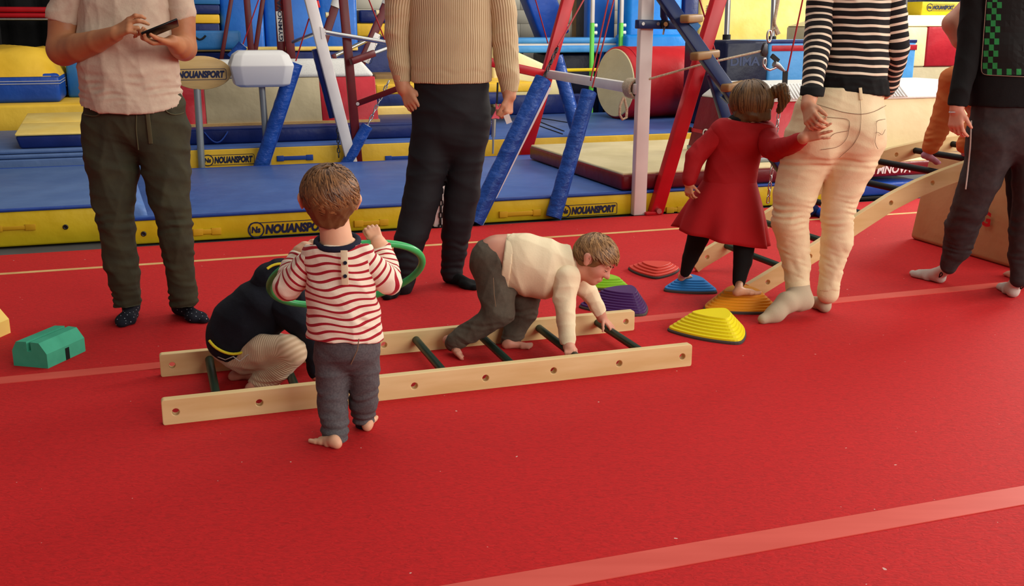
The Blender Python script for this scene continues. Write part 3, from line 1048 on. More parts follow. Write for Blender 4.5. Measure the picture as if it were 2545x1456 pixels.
# left hand frame
wt, wb = pV(748, -90, 9.31), pV(873, 400, 9.31)
lf = thing('gym_apparatus', to_floor(wt, wb), 'white slanting pole with chrome bars between the mushroom and the man in the sweater', 'apparatus')
obj('upright', MB().bar(wt, to_floor(wt, wb), .095, .06, up=VN, bev=.006), 'white_paint', lf)
j = pV(806, 80, 9.29)
obj('bracket', MB().prism([pV(796, 66, 9.27), pV(808, 72, 9.27), pV(812, 80, 9.27), pV(806, 92, 9.27), pV(800, 97, 9.27)], None, W(0, .05, 0)), 'white_paint', lf)
obj('chrome_bar', MB().tube([j, pV(975, 108, 9.21)], .02, 12), 'steel', lf)
obj('chrome_bar', MB().tube([pV(728, 104, 10.4), pV(782, 84, 9.41)], .016, 10), 'steel', lf)
for n_, (p0, p1, v, wd, lb, base) in enumerate((((846, -80), (889, 395), 9.36, .075, 'maroon steel post right of the white slanting pole', 0),
                                         ((688, -80), (702, 170), 11.55, .085, 'maroon post carrying the white lettered plate', 0), ((706, -80), (727, 190), 11.45, .09, 'maroon post right of the lettered one', 0),
                                         ((607, -80), (625, 140), 11.6, .065, 'maroon post left of the mushroom against the blue mats', 0), ((665, -80), (634, 130), 11.6, .045, 'thin maroon strut leaning left above the mushroom', 0),
                                         ((588, -80), (562, 76), 11.65, .04, 'thin maroon strut behind the folded light blue mat', 0))):
    a, b = pV(*p0, v), pV(*p1, v)
    fl_ = to_floor(a, b, .312 if v > 10 else 0.)
    t = obj('steel_post', MB().bar(a, fl_, wd, .05, up=VN, bev=.004), 'maroon_paint', label=lb, cat='post', group='maroon posts')
    if n_ == 1:
        ax_ = (a - b).normalized()
        o_ = pV(701, 101, v) + W(.03, -.03, 0)
        pl = obj('name_plate', MB().bar(pV(698, 103, v) + W(0, -.028, 0), pV(692, 28, v) + W(0, -.028, 0), .06, .006, up=VN, bev=.002), 'logo_white', t)
        lettering('logo_word', 'GYMNOVA', pV(703, 102, v) + W(.0, -.033, 0), ax_, W(-1, 0, 0), .042, 'logo_navy', pl, width=.42, bold=.02, depth=.003)
for n_, (p0, p1, v, lb) in enumerate((((833, 15), (804, 104), 11.5, 'maroon tube with white collar behind the white slanting pole'), ((960, 10), (893, 168), 11.3, 'lettered maroon tube with white collar beside the beige sleeve'))):
    a, b = pV(*p0, v), pV(*p1, v)
    dn = (a - b).normalized()
    t = thing('brace_tube', to_floor(a, b, .312), lb, 'post', 'maroon brace tubes')
    obj('lower_tube', MB().bar(a, to_floor(a, b, .312), .085, .06, up=VN, bev=.006), 'maroon_paint', t)
    obj('collar', MB().tube([a - dn * .01, a + dn * .07], .05, 14), 'white_plastic', t)
    obj('upper_tube', MB().tube([a + dn * .06, a + dn * .6], .038, 12), 'grey_pole', t)
    kp = a - dn * .1 + W(-.07, 0, 0)
    obj('knob', MB().tube([kp, kp + W(.04, 0, 0)], .03, 12), 'cream_vinyl', t)
    if n_ == 1:
        pp_ = pV(909, 153, v) + W(0, -.035, 0)
        obj('name_plate', MB().bar(pV(907, 155, v) + W(0, -.034, 0), pV(938, 84, v) + W(0, -.034, 0), .07, .006, up=VN, bev=.002), 'logo_white', t)
        lettering('logo_word', 'GYMNOVA', pV(910, 156, v) + W(0, -.04, 0), pV(938, 84, v) - pV(907, 155, v), (pV(938, 84, v) - pV(907, 155, v)).cross(VN) * -1, .045, 'logo_navy', t, width=.34, bold=.02, depth=.003)
br = thing('support_arm', pV(885, 258, 9.37), 'maroon brace arm with a bolt beside the red end of the block', 'brace')
obj('arm', MB().bar(pV(884, 259, 9.37), pV(1010, 212, 9.2), .045, .05, bev=.004), 'maroon_paint', br)
p = pV(889, 258, 9.33)
obj('bolt', MB().tube([p, p + W(0, .03, 0)], .016, 8), 'steel', br)
br = thing('support_arm', pV(872, 152, 9.2), 'maroon socket arm holding a chrome rod near the beige sleeve', 'brace')
obj('arm', MB().bar(pV(872, 153, 9.2), pV(930, 132, 9.3), .045, .055, bev=.004), 'maroon_paint', br)
obj('rod', MB().tube([pV(930, 132, 9.3), pV(985, 112, 9.4)], .016, 10), 'steel', br)
br = thing('support_arm', pV(830, 141, 10.4), 'chrome rod in a small maroon socket behind the maroon post', 'brace')
obj('arm', MB().bar(pV(826, 143, 10.4), pV(834, 139, 10.4), .04, .05, bev=.004), 'maroon_paint', br)
obj('rod', MB().tube([pV(832, 138, 10.4), pV(910, 101, 10.8)], .02, 10), 'steel', br)

mat('tag_red', (200, 30, 34), .4)
obj('tag', MB().bar(pV(785, 2, 9.3), pV(789, 20, 9.3), .05, .012, up=VN, bev=.004), 'tag_red', lf, label='small red tag')
# mushroom
mv = 9.36
mc = pV(648, 170, mv)
ms = thing('mushroom_trainer', Vector((mc.x, mc.y, 0)), 'white faceted mushroom trainer on a grey pole', 'apparatus')
k_ = mpp(mc)
mb = MB()
bm = bmesh.new()
for (hw, z_, hd) in ((54, -44, .12), (66, -38, .16), (76, 8, .22), (66, 34, .17), (52, 44, .12)):
    hw *= k_
    z_ *= k_
    c_ = .3 * hw
    for (a, b) in ((-hw, -hd + c_ * .5), (-hw + c_, -hd), (hw - c_, -hd), (hw, -hd + c_ * .5), (hw, hd - c_ * .5), (hw - c_, hd), (-hw + c_, hd), (-hw, hd - c_ * .5)):
        bm.verts.new(mc + W(a, b, z_))
bmesh.ops.convex_hull(bm, input=bm.verts[:])
bmesh.ops.dissolve_limit(bm, angle_limit=.02, verts=bm.verts[:], edges=bm.edges[:])
bmesh.ops.bevel(bm, geom=bm.edges[:], offset=.008, segments=2, profile=.5, affect='EDGES')
obj('padded_head', mb.bm(bm, None, True), 'white_plastic', ms)
obj('pole', MB().tube([mc + W(0, 0, -.1), Vector((mc.x, mc.y, 0)) + W(.02, 0, 0)], .028, 14), 'grey_pole', ms)
# oval board
ov = 9.37
oc = pV(500, 181, ov)
ob = thing('oval_board', Vector((oc.x, oc.y, 0)), 'oval wooden board with navy lettering on a grey pole', 'apparatus')
k_ = mpp(oc)
obj('board', MB().prism([oc + W(73 * k_ * math.cos(a), 0, 41 * k_ * math.sin(a)) for a in [i * math.pi / 20 for i in range(40)]], None, W(0, .03, 0), bev=.004), 'wood_panel', ob)
obj('pole', MB().tube([oc + W(-.04, .03, -.1), Vector((pV(498, 400, ov).x, oc.y, 0))], .03, 14), 'grey_pole', ob)
logo_at(ob, ov, 414, 172, 562, 200)

# cords and chains
for p0, v0, p1, v1, lb in (((1328, -10), 9.31, (1362, 108), 9.31, 'thin red cord left of the red brace'), ((1456, -10), 7.4, (1386, 115), 7.0, 'red cord running down to the chain above the slanting padded tube'),
                           ((1514, -10), 7.3, (1468, 200), 7.0, 'red cord of the standing padded tube, left of its pair'), ((1528, -10), 7.3, (1472, 218), 7.0, 'red cord of the standing padded tube, right of its pair'),
                           ((646, -10), 11.4, (604, 110), 11.4, 'thin red cord above the folded light blue mat'), ((768, 46), 9.31, (735, 152), 9.31, 'red cord at the top of the padded tube by the mushroom'),
                           ((913, -10), 9.2, (956, 98), 9.2, 'thin dark red cord in front of the block wall'), ((1736, -10), 6.9, (1790, 170), 6.8, 'thin cord beside the leaning red brace'),
                           ((1997, -10), 6.6, (1957, 178), 6.6, 'thin red cord beside the striped sleeve')):
    cord(pV(*p0, v0), pV(*p1, v1), .006, lb)
chain(pV(967, 200, 9.31), pV(914, 310, 9.31), 'bright chain slanting up from the short blue padded tube', .06, .034, .006, 'steel')
chain(pV(838, 294, 9.31), pV(842, 392, 9.31), 'dark chain hanging left of the white slanting pole', .05, .03, .005)
chain(pV(1386, 118, 7.0), pV(1352, 192, 6.95), 'short dark chain above the slanting padded tube', .055, .032, .006)
chain(pV(1098, 452, 6.8), pV(1094, 572, 6.8), 'black chain seen between the legs of the man in the sweater', .05, .032, .006, 'black_rubber')
chain(pV(1459, 292, 6.92), pV(1447, 350, 6.92), 'short steel chain behind the standing padded tube', .05, .028, .005, 'steel')
chain(pV(1938, 262, 6.62), pV(1908, 505, 6.62), 'steel chain hanging between the girl and the woman', .06, .032, .005, 'steel')
wp = MB().bar(pV(1106, 430, 6.84), to_floor(pV(1106, 430, 6.84), pV(1089, 572, 6.84)), .08, .05, up=VN, bev=.004)
obj('steel_post', wp, 'white_paint', label='white steel post behind the black chain', cat='post')
pt_ = thing('turnbuckle', pV(1226, 380, 9.21), 'steel turnbuckle with pink strap beside the hand of the man in the sweater', 'turnbuckle')
obj('strap', MB().bar(pV(1237, 205, 9.21), pV(1235, 258, 9.21), .02, .012), 'black_rubber', pt_)
mat('pink_strap', (226, 84, 96), .5)
obj('clip', MB().prism([pV(x, y, 9.21) for x, y in ((1233, 256), (1240, 268), (1243, 258), (1249, 260), (1244, 276), (1241, 296), (1233, 294), (1222, 295), (1233, 275))], None, W(0, .02, 0)), 'pink_strap', pt_)
obj('rod', MB().tube([pV(1228, 296, 9.21), pV(1226, 340, 9.21)], .02, 10), 'steel', pt_)
obj('screw', MB().tube([pV(1226, 338, 9.21), pV(1225, 382, 9.21)], .01, 8), 'steel', pt_)
for k, (xa, ya, xb, yb_) in enumerate(((1330, 298, 1402, 326), (1328, 308, 1398, 333), (1332, 292, 1420, 306))):
    a, b = gp(xa, ya, .313), gp(xb, yb_, .313)
    obj('cord', MB().tube([a, a.lerp(b, .5) + W(0, .03, 0), b], .006, 6), 'black_rubber', label=['middle of three black cords lying on the blue mat', 'nearest of three black cords lying on the blue mat', 'furthest of three black cords lying on the blue mat'][k], cat='cord', group='black cords on the blue mat')
lettering('logo_word', 'NOUANSPORT', W(puz(1757, 14, 13.28)[0], 13.295, puz(1757, 14, 13.28)[1]), Vector((0, 0, -1)), UD, .06, 'logo_navy', YELLOW_MAT, width=.36, bold=.03, depth=.004)
# rigging by the woman
rg = thing('pulley_rig', pV(1950, 205, 6.62), 'rope, snap links and pulley hanging left of the striped sleeve', 'rigging')
obj('rope', MB().tube([pV(1938, -20, 6.62), pV(1926, 45, 6.62), pV(1917, 84, 6.62)], .012, 8), 'rope_fibre', rg)
obj('rope_tail', MB().tube([pV(1925, 44, 6.6), pV(1926, 60, 6.6), pV(1937, 84, 6.6), pV(1931, 86, 6.6), pV(1926, 72, 6.6)], .009, 8), 'rope_fibre', rg)


def oval(cx, cy, hw, hh, v, rot=0, r=.008):
    c = pV(cx, cy, v)
    k = mpp(c)
    pts = []
    for i in range(20):
        a = 2 * math.pi * i / 20
        x, z = hw * k * math.cos(a), hh * k * math.sin(a)
        pts.append(c + W(x * math.cos(rot) - z * math.sin(rot), 0, x * math.sin(rot) + z * math.cos(rot)))
    return MB().tube(pts, r, 8, closed=True)


obj('snap_link', oval(1912, 90, 6, 14, 6.6), 'steel', rg)
obj('pulley', MB().prism([pV(x, y, 6.6) for x, y in ((1904, 105), (1909, 112), (1910, 132), (1904, 142), (1896, 140), (1893, 130), (1899, 112))], None, W(0, .03, 0), bev=.004), 'dark_steel', rg)
obj('snap_link', oval(1900, 155, 4, 10, 6.6), 'steel', rg)
obj('quick_link', MB().tube([pV(1897, 160, 6.6), pV(1903, 170, 6.6), pV(1913, 174, 6.6), pV(1930, 167, 6.6)], .009, 8), 'steel', rg)
obj('shackle', MB().tube([pV(1924, 158, 6.6), pV(1934, 163, 6.6), pV(1950, 177, 6.6)], [.024, .02, .008], 10), 'grey_pole', rg)
obj('cam_buckle', MB().bar(pV(1918, 138, 6.6), pV(1934, 152, 6.6), .02, .03), 'black_rubber', rg)
obj('webbing', MB().bar(pV(1952, 176, 6.6), pV(1950, 215, 6.6), .04, .008, up=VN), 'black_rubber', rg)
# rope along the cross bar
kb = pV(1566, 218, 6.95)
rc = thing('rope_coil', kb, 'natural rope coiled round the white cross bar with a hanging loop', 'rope')
ax = (w1 - w0).normalized()
s1 = ax.cross(ZD).normalized()
s2 = s1.cross(ax)
pts = []
c_ = w1 - ax * .2
for i in range(10 * 14):
    a = 2 * math.pi * i / 14
    pts.append(c_ + ax * (.0155 * i / 14) + s1 * (.052 * math.cos(a)) + s2 * (.064 * math.sin(a)))
obj('coil', MB().tube(pts, .0105, 6), 'rope_fibre', rc)
q0 = c_ + ax * .08
obj('loop', MB().tube([pV(1550, 240, 6.86), pV(1541, 262, 6.86), pV(1540, 285, 6.86), pV(1547, 297, 6.86), pV(1557, 292, 6.86), pV(1558, 270, 6.86), pV(1552, 243, 6.86)], .01, 8), 'rope_fibre', rc)
obj('strand', MB().tube([pV(1582, 205, 6.88), pV(1615, 196, 6.8), pV(1745, 160, 6.7), pV(1895, 126, 6.62)], .008, 8), 'rope_fibre', rc)

# inclined navy beam with wooden steps
bt, bf = pV(1630, -34, 6.66), pV(2024, 530, 6.36)
nb = thing('step_beam', Vector((bf.x, bf.y, 0)), 'inclined navy beam with wooden steps and a blue tube foot', 'apparatus')
bf = to_floor(bt, bf, .03)
obj('beam', MB().bar(bt, bf, .085, .07, up=VN, bev=.006), 'navy_paint', nb)
obj('foot_tube', MB().tube([bf + W(.02, -.16, .0), bf + W(.06, .22, .0)], .035, 14), 'royal_blue', nb)
obj('foot_cap', MB().tube([bf + W(.018, -.175, .0), bf + W(.02, -.155, .0)], .036, 14), 'black_rubber', nb)
for (xa, ya, xb, yb) in ((1700, 47, 1738, 45), (1724, 141, 1780, 133), (1800, 219, 1852, 209)):
    a, b = pV(xa, ya, 6.48), pV(xb, yb, 6.62)
    st = obj('step', MB().bar(a, b, .07, .055, bev=.012), 'wood_step', nb)
for (x, y) in ((1765, 152), (1725, 60), (1805, 240)):
    c_ = pV(x, y, 6.58)
    obj('bracket', MB().bar(c_ + W(-.03, 0, .02), c_ + W(.03, 0, -.03), .03, .05), 'steel_blue', nb)
lp = MB().bar(pV(1770, 182, 6.75), to_floor(pV(1770, 182, 6.75), pV(1806, 305, 6.75), .3), .075, .05, up=VN, bev=.004)
obj('lower_strut', lp, 'navy_paint', nb)

# steel poles
for k, (x0, x1, yb, v, lb) in enumerate(((1813, 1806, 88, 10.53, 'steel pole with black sleeve left of the navy block'), (1926, 1920, 92, 11.2, 'steel pole behind the hanging rope'), (2251, 2246, 120, 10.7, 'steel pole at the right of the striped sleeve'))):
    t = thing('steel_pole', Vector((pV(x1, yb, v).x, pV(x1, yb, v).y, 0)), lb, 'pole', 'steel poles')
    a, b = pV(x0, -80, v), pV(x1, yb, v)
    obj('upper_pole', MB().tube([a, b], .03, 14), 'steel', t)
    obj('sleeve', MB().tube([b + Vector((0, 0, .01)), b - Vector((0, 0, .1))], .045, 14), 'black_rubber' if k != 2 else 'cyan_blue', t)
    obj('lower_pole', MB().tube([b - Vector((0, 0, .09)), Vector((b.x, b.y, 0))], .04, 14), 'grey_pole', t)

# ------------------------------------------------------------------ foreground wooden ladders
def holed_rail(u0, u1, v, th, z0, z1, holes, r):
    """plank in the gym frame with round holes through it"""
    cu = bpy.data.curves.new('rail', 'CURVE')
    cu.dimensions = '2D'
    cu.fill_mode = 'BOTH'
    cu.extrude = th / 2 - .003
    cu.bevel_depth = .003
    cu.bevel_resolution = 2
    cr = .008

    def poly(pts):
        s = cu.splines.new('POLY')
        s.points.add(len(pts) - 1)
        for p, q in zip(s.points, pts):
            p.co = (q[0], q[1], 0, 1)
        s.use_cyclic_u = True
    poly([(u0 + a, z0 + b) for a, b in rrect(u1 - u0, z1 - z0, cr, 4)])
    for hu, hz in holes:
        poly([(hu + r * math.cos(a), hz + r * math.sin(a)) for a in [i * math.pi / 12 for i in range(24)]])
    return curve_to_mb(cu, lambda p: W(p.x, v + th / 2 - p.z, p.y))


def curve_to_mb(cu, fn):
    t = bpy.data.objects.new('tmp', cu)
    COL.objects.link(t)
    dg = bpy.context.evaluated_depsgraph_get()
    me = bpy.data.meshes.new_from_object(t.evaluated_get(dg))
    bpy.data.objects.remove(t)
    mb = MB()
    mb.add([fn(v.co) for v in me.vertices], [tuple(reversed(p.vertices)) for p in me.polygons])
    bpy.data.meshes.remove(me)
    return mb


LV0, LV1, LTH = 3.58, 4.12, .034
hz = .045
hol = [puz(x, 960, LV0)[0] for x in ()]
lu0, lu1 = puz(405, 1030, LV0)[0], puz(1718, 890, LV0)[0]
zt = puz(1000, 942, LV0)[1]
zt = .088
holes = [(puz(x, y, LV0)[0], .043) for x, y in ((437, 1028), (645, 1005), (840, 983), (1030, 961), (1207, 941), (1376, 922), (1539, 905), (1696, 887))]
ld = thing('wooden_ladder', W((lu0 + lu1) / 2, (LV0 + LV1) / 2, 0), 'wooden ladder with green rungs lying flat on the red carpet', 'ladder')
obj('rail', holed_rail(lu0, lu1, LV0, LTH, 0, zt, holes, .0155), 'wood_ply', ld)
obj('rail', holed_rail(lu0, lu1, LV1, LTH, 0, zt, holes, .0155), 'wood_ply', ld)
RUNG1 = []
for i in range(7):
    uu = (holes[i][0] + holes[i + 1][0]) / 2
    RUNG1.append(uu)
    obj('rung', MB().tube([W(uu, LV0 + LTH - .004, .052), W(uu, LV1 + .004, .052)], .0165, 14), 'dowel_green', ld)
    for v in (LV0, LV1):
        pl = obj('screw', MB().tube([W(uu, v + LTH / 2, zt - .002), W(uu, v + LTH / 2, zt + .0006)], .006, 8), 'black_rubber', ld)

# curved climbing ladder hooked over the tan box
CP = [(2.775, .035), (2.98, .135), (3.17, .228), (3.38, .345), (3.58, .45), (3.72, .505), (3.87, .553), (4.05, .60), (4.3, .64), (4.58, .662), (4.85, .67)]


def curve_at(s):
    L = [0]
    for i in range(1, len(CP)):
        L.append(L[-1] + math.hypot(CP[i][0] - CP[i - 1][0], CP[i][1] - CP[i - 1][1]))
    s = max(0, min(s, L[-1] - 1e-6))
    for i in range(1, len(CP)):
        if s <= L[i]:
            t = (s - L[i - 1]) / (L[i] - L[i - 1])
            return (CP[i - 1][0] + (CP[i][0] - CP[i - 1][0]) * t, CP[i - 1][1] + (CP[i][1] - CP[i - 1][1]) * t)


CPD = [curve_at(.0 + 2.24 * i / 40) for i in range(41)]


def off_curve(d):
    out = []
    for i in range(len(CPD)):
        a, b = CPD[max(i - 1, 0)], CPD[min(i + 1, len(CPD) - 1)]
        dx, dz = b[0] - a[0], b[1] - a[1]
        l = math.hypot(dx, dz)
        out.append((CPD[i][0] - dz / l * d, CPD[i][1] + dx / l * d))
    return out


cl_ = thing('climbing_ladder', W(2.8, 4.75, 0), 'curved wooden climbing ladder with dark rungs leaning on the tan box', 'ladder')
CV0, CV1 = 4.44, 5.06
hs = [.1 + .265 * i for i in range(8)]
for v in (CV0, CV1):
    cu = bpy.data.curves.new('rail', 'CURVE')
    cu.dimensions = '2D'
    cu.fill_mode = 'BOTH'
    cu.extrude = LTH / 2 - .003
    cu.bevel_depth = .003
    up_, lo_ = off_curve(.043), off_curve(-.043)
    lo_[0] = (lo_[0][0] + .02, lo_[0][1] + .005)
    ring = up_ + list(reversed(lo_))
    for pts in [ring] + [[(curve_at(h)[0] + .0155 * math.cos(a), curve_at(h)[1] + .0155 * math.sin(a)) for a in [i * math.pi / 10 for i in range(20)]] for h in hs]:
        s = cu.splines.new('POLY')
        s.points.add(len(pts) - 1)
        for p, q_ in zip(s.points, pts):
            p.co = (q_[0], q_[1], 0, 1)
        s.use_cyclic_u = True
    obj('rail', curve_to_mb(cu, lambda p, v=v: W(p.x, v + LTH / 2 - p.z, p.y)), 'wood_ply', cl_)
CR = []
for i in range(8):
    cu_, cz_ = curve_at(.232 + .265 * i)
    CR.append((cu_, cz_))
    obj('rung', MB().tube([W(cu_, CV0 + LTH - .004, cz_), W(cu_, CV1 + .004, cz_)], .0175, 14), 'dowel_green' if i < 2 else 'black_rubber', cl_)

# tan foam box under its upper end
bx = thing('foam_box', W(4.95, 5.0, 0), 'tan padded foam box carrying the upper end of the curved ladder', 'foam box')
zb1 = .56
obj('body', MB().box8([W(4.52, 4.5, 0), W(5.5, 4.5, 0), W(5.5, 5.47, 0), W(4.56, 5.47, 0),
                       W(4.57, 4.56, zb1), W(5.45, 4.56, zb1), W(5.45, 5.42, zb1), W(4.61, 5.42, zb1)], .03, 3), 'tan_box', bx)
ue, ve = 4.545, 4.84
lettering('emblem', 'G', W(4.536, 4.84, .2), W(0, -1, 0), ZD, .09, 'logo_red', bx, bold=.04, depth=.006)

# ------------------------------------------------------------------ stepping stones
def stone(cx, cy, width, h, rot, layers, colour, label, shift=(0, 0)):
    """terraced triangular stepping stone; (cx,cy) pixel of the base centre"""
    c = gp(cx, cy)
    R = width * .56
    base = []
    for k in range(3):
        a0, a1 = rot + k * 2.0944, rot + (k + 1) * 2.0944
        A, B = Vector((math.cos(a0), math.sin(a0))), Vector((math.cos(a1), math.sin(a1)))
        nrm = ((A + B) / 2).normalized()
        for i in range(20):
            t = i / 20
            base.append(A.lerp(B, t) + nrm * (.17 * 4 * t * (1 - t)))
    for _ in range(4):
        base = [(base[i - 1] + base[i] * 2 + base[(i + 1) % len(base)]) / 4 for i in range(len(base))]
    mname = 'stone_' + label.split()[0] + label.split()[1]
    m_ = mat(mname, colour, .5, bump=.15, bscale=300, bdist=.001)
    t = thing('stepping_stone', c, label, 'stepping stone', 'terraced stepping stones')
    n = len(base)
    rings = []
    apex = Vector(shift) * R

    def ring(s, z, sh):
        return [c + Vector((p.x * R * s + apex.x * sh, p.y * R * s + apex.y * sh, z)) for p in base]
    z = .012
    rings.append(ring(1.0, z, 0))
    lh = (h - .012) / layers
    for i in range(layers):
        f = i / layers
        s, sh = 1 - .56 * f, f
        s2 = 1 - .56 * (i + 1) / layers
        rings.append(ring(s - .008, z + lh * .82, sh))
        rings.append(ring(s - .022, z + lh, sh))
        if i < layers - 1:
            rings.append(ring(s2 + .004, z + lh * 1.02, (i + 1) / layers))
        z += lh
    vs = [p for r in rings for p in r]
    fs = []
    for i in range(len(rings) - 1):
        for k in range(n):
            k2 = (k + 1) % n
            fs.append((i * n + k, i * n + k2, (i + 1) * n + k2, (i + 1) * n + k))
    fs.append(tuple((len(rings) - 1) * n + k for k in range(n)))
    mb = MB().add(vs, fs)
    obj('terraced_body', mb, m_, t)
    rim = [ring(1.03, 0, 0), ring(1.035, .008, 0), ring(1.0, .0135, 0)]
    vs = [p for r in rim for p in r]
    fs = [(i * n + k, i * n + (k + 1) % n, (i + 1) * n + (k + 1) % n, (i + 1) * n + k) for i in range(2) for k in range(n)]
    obj('rubber_rim', MB().add(vs, fs), 'stone_rim', t)
    return c, h


mat('stone_rim', (74, 66, 62), .8)
stone(1626, 677, .30, .048, math.radians(-95), 4, (214, 62, 46), 'orange red stepping stone lowest and furthest back', (.12, .18))
stone(1716, 718, .285, .055, math.radians(80), 5, (34, 118, 186), 'blue stepping stone under the rear foot of the girl', (.05, .2))
stone(1506, 712, .24, .05, math.radians(90), 4, (142, 196, 30), 'lime green stepping stone under the face of the crawling boy', (.1, .15))
stone(1538, 764, .36, .085, math.radians(-60), 8, (70, 24, 92), 'purple stepping stone between the boy and the ladder end', (.12, .2))
stone(1838, 762, .38, .085, math.radians(85), 7, (236, 152, 24), 'orange stepping stone under the front foot of the girl', (.06, .12))
stone(1772, 826, .375, .085, math.radians(-68), 7, (238, 218, 16), 'yellow stepping stone in front of the others', (.05, .16))

# ------------------------------------------------------------------ slotted foam blocks at the left
def slot_block(px, label, material, yaw=math.radians(10), L=.235, Wd=.2, H=.115):
    """house shaped block with a groove along the top and a slit in the side"""
    c = gp(*px)
    d, s = Vector((math.cos(yaw + math.pi / 2) * -1, 0, 0)), None
    f = Vector((math.sin(yaw), math.cos(yaw), 0))
    r = Vector((math.cos(yaw), -math.sin(yaw), 0))
    t = thing('slotted_block', c, label, 'foam block', 'slotted foam blocks')
    prof = [(-.5, 0), (.5, 0), (.5, .56), (.3, .98), (.06, 1), (.06, .62), (-.06, .62), (-.06, 1), (-.36, .98), (-.5, .62)]
    mb = MB()
    mb.prism([c + r * (a * Wd) + ZD * (b * H) for a, b in prof], None, f * L, bev=.0)
    obj('body', mb, material, t)
    p = c + r * (Wd / 2 + .0005) + f * (L * .52)
    obj('side_slit', MB().box8([p + f * -.012 - r * .002, p + f * .012 - r * .002, p + f * .012 + r * .0008, p + f * -.012 + r * .0008,
                                p + f * -.012 - r * .002 + ZD * .05, p + f * .012 - r * .002 + ZD * .05, p + f * .012 + r * .0008 + ZD * .05, p + f * -.012 + r * .0008 + ZD * .05]), 'slit_dark', t)
    return t


slot_block((77, 912), 'teal green slotted foam block on the carpet at the left', 'teal_foam', yaw=math.radians(14), L=.24, Wd=.16, H=.105)
slot_block((-112, 862), 'yellow foam block cut by the left edge of the picture', 'yellow_pale')
# ------------------------------------------------------------------ figures: implicit surfaces meshed on a grid
class Prim:
    __slots__ = ('a', 'b', 'ra', 'rb', 'k', 'n', 's', 'sub')

    def __init__(self, a, b, ra, rb, k=.02, n=None, s=1.0, sub=False):
        self.a, self.b = np.array(a, float), np.array(b, float)
        self.ra, self.rb, self.k, self.s, self.sub = ra, rb, k, s, sub
        self.n = None if n is None else np.array(Vector(n).normalized(), float)

    def dist(self, X, Y, Z):
        ax, ay, az = self.a
        ba = self.b - self.a
        L2 = float(ba @ ba)
        qx, qy, qz = X - ax, Y - ay, Z - az
        if L2 > 1e-12:
            h = np.clip((qx * ba[0] + qy * ba[1] + qz * ba[2]) / L2, 0, 1)
            qx, qy, qz = qx - h * ba[0], qy - h * ba[1], qz - h * ba[2]
            r = self.ra + (self.rb - self.ra) * h
        else:
            r = self.ra
        d2 = qx * qx + qy * qy + qz * qz
        if self.n is not None and self.s != 1.0:
            qn = qx * self.n[0] + qy * self.n[1] + qz * self.n[2]
            d2 = d2 + qn * qn * (1 / (self.s * self.s) - 1)
            return (np.sqrt(np.maximum(d2, 0)) - r) * min(self.s, 1.0)
        return np.sqrt(d2) - r

    def bounds(self, grow):
        m = max(self.ra, self.rb) * max(1.0, self.s) + grow
        return np.minimum(self.a, self.b) - m, np.maximum(self.a, self.b) + m

    def grown(self, g):
        return Prim(self.a, self.b, self.ra + g, self.rb + g, self.k, self.n, self.s, self.sub)


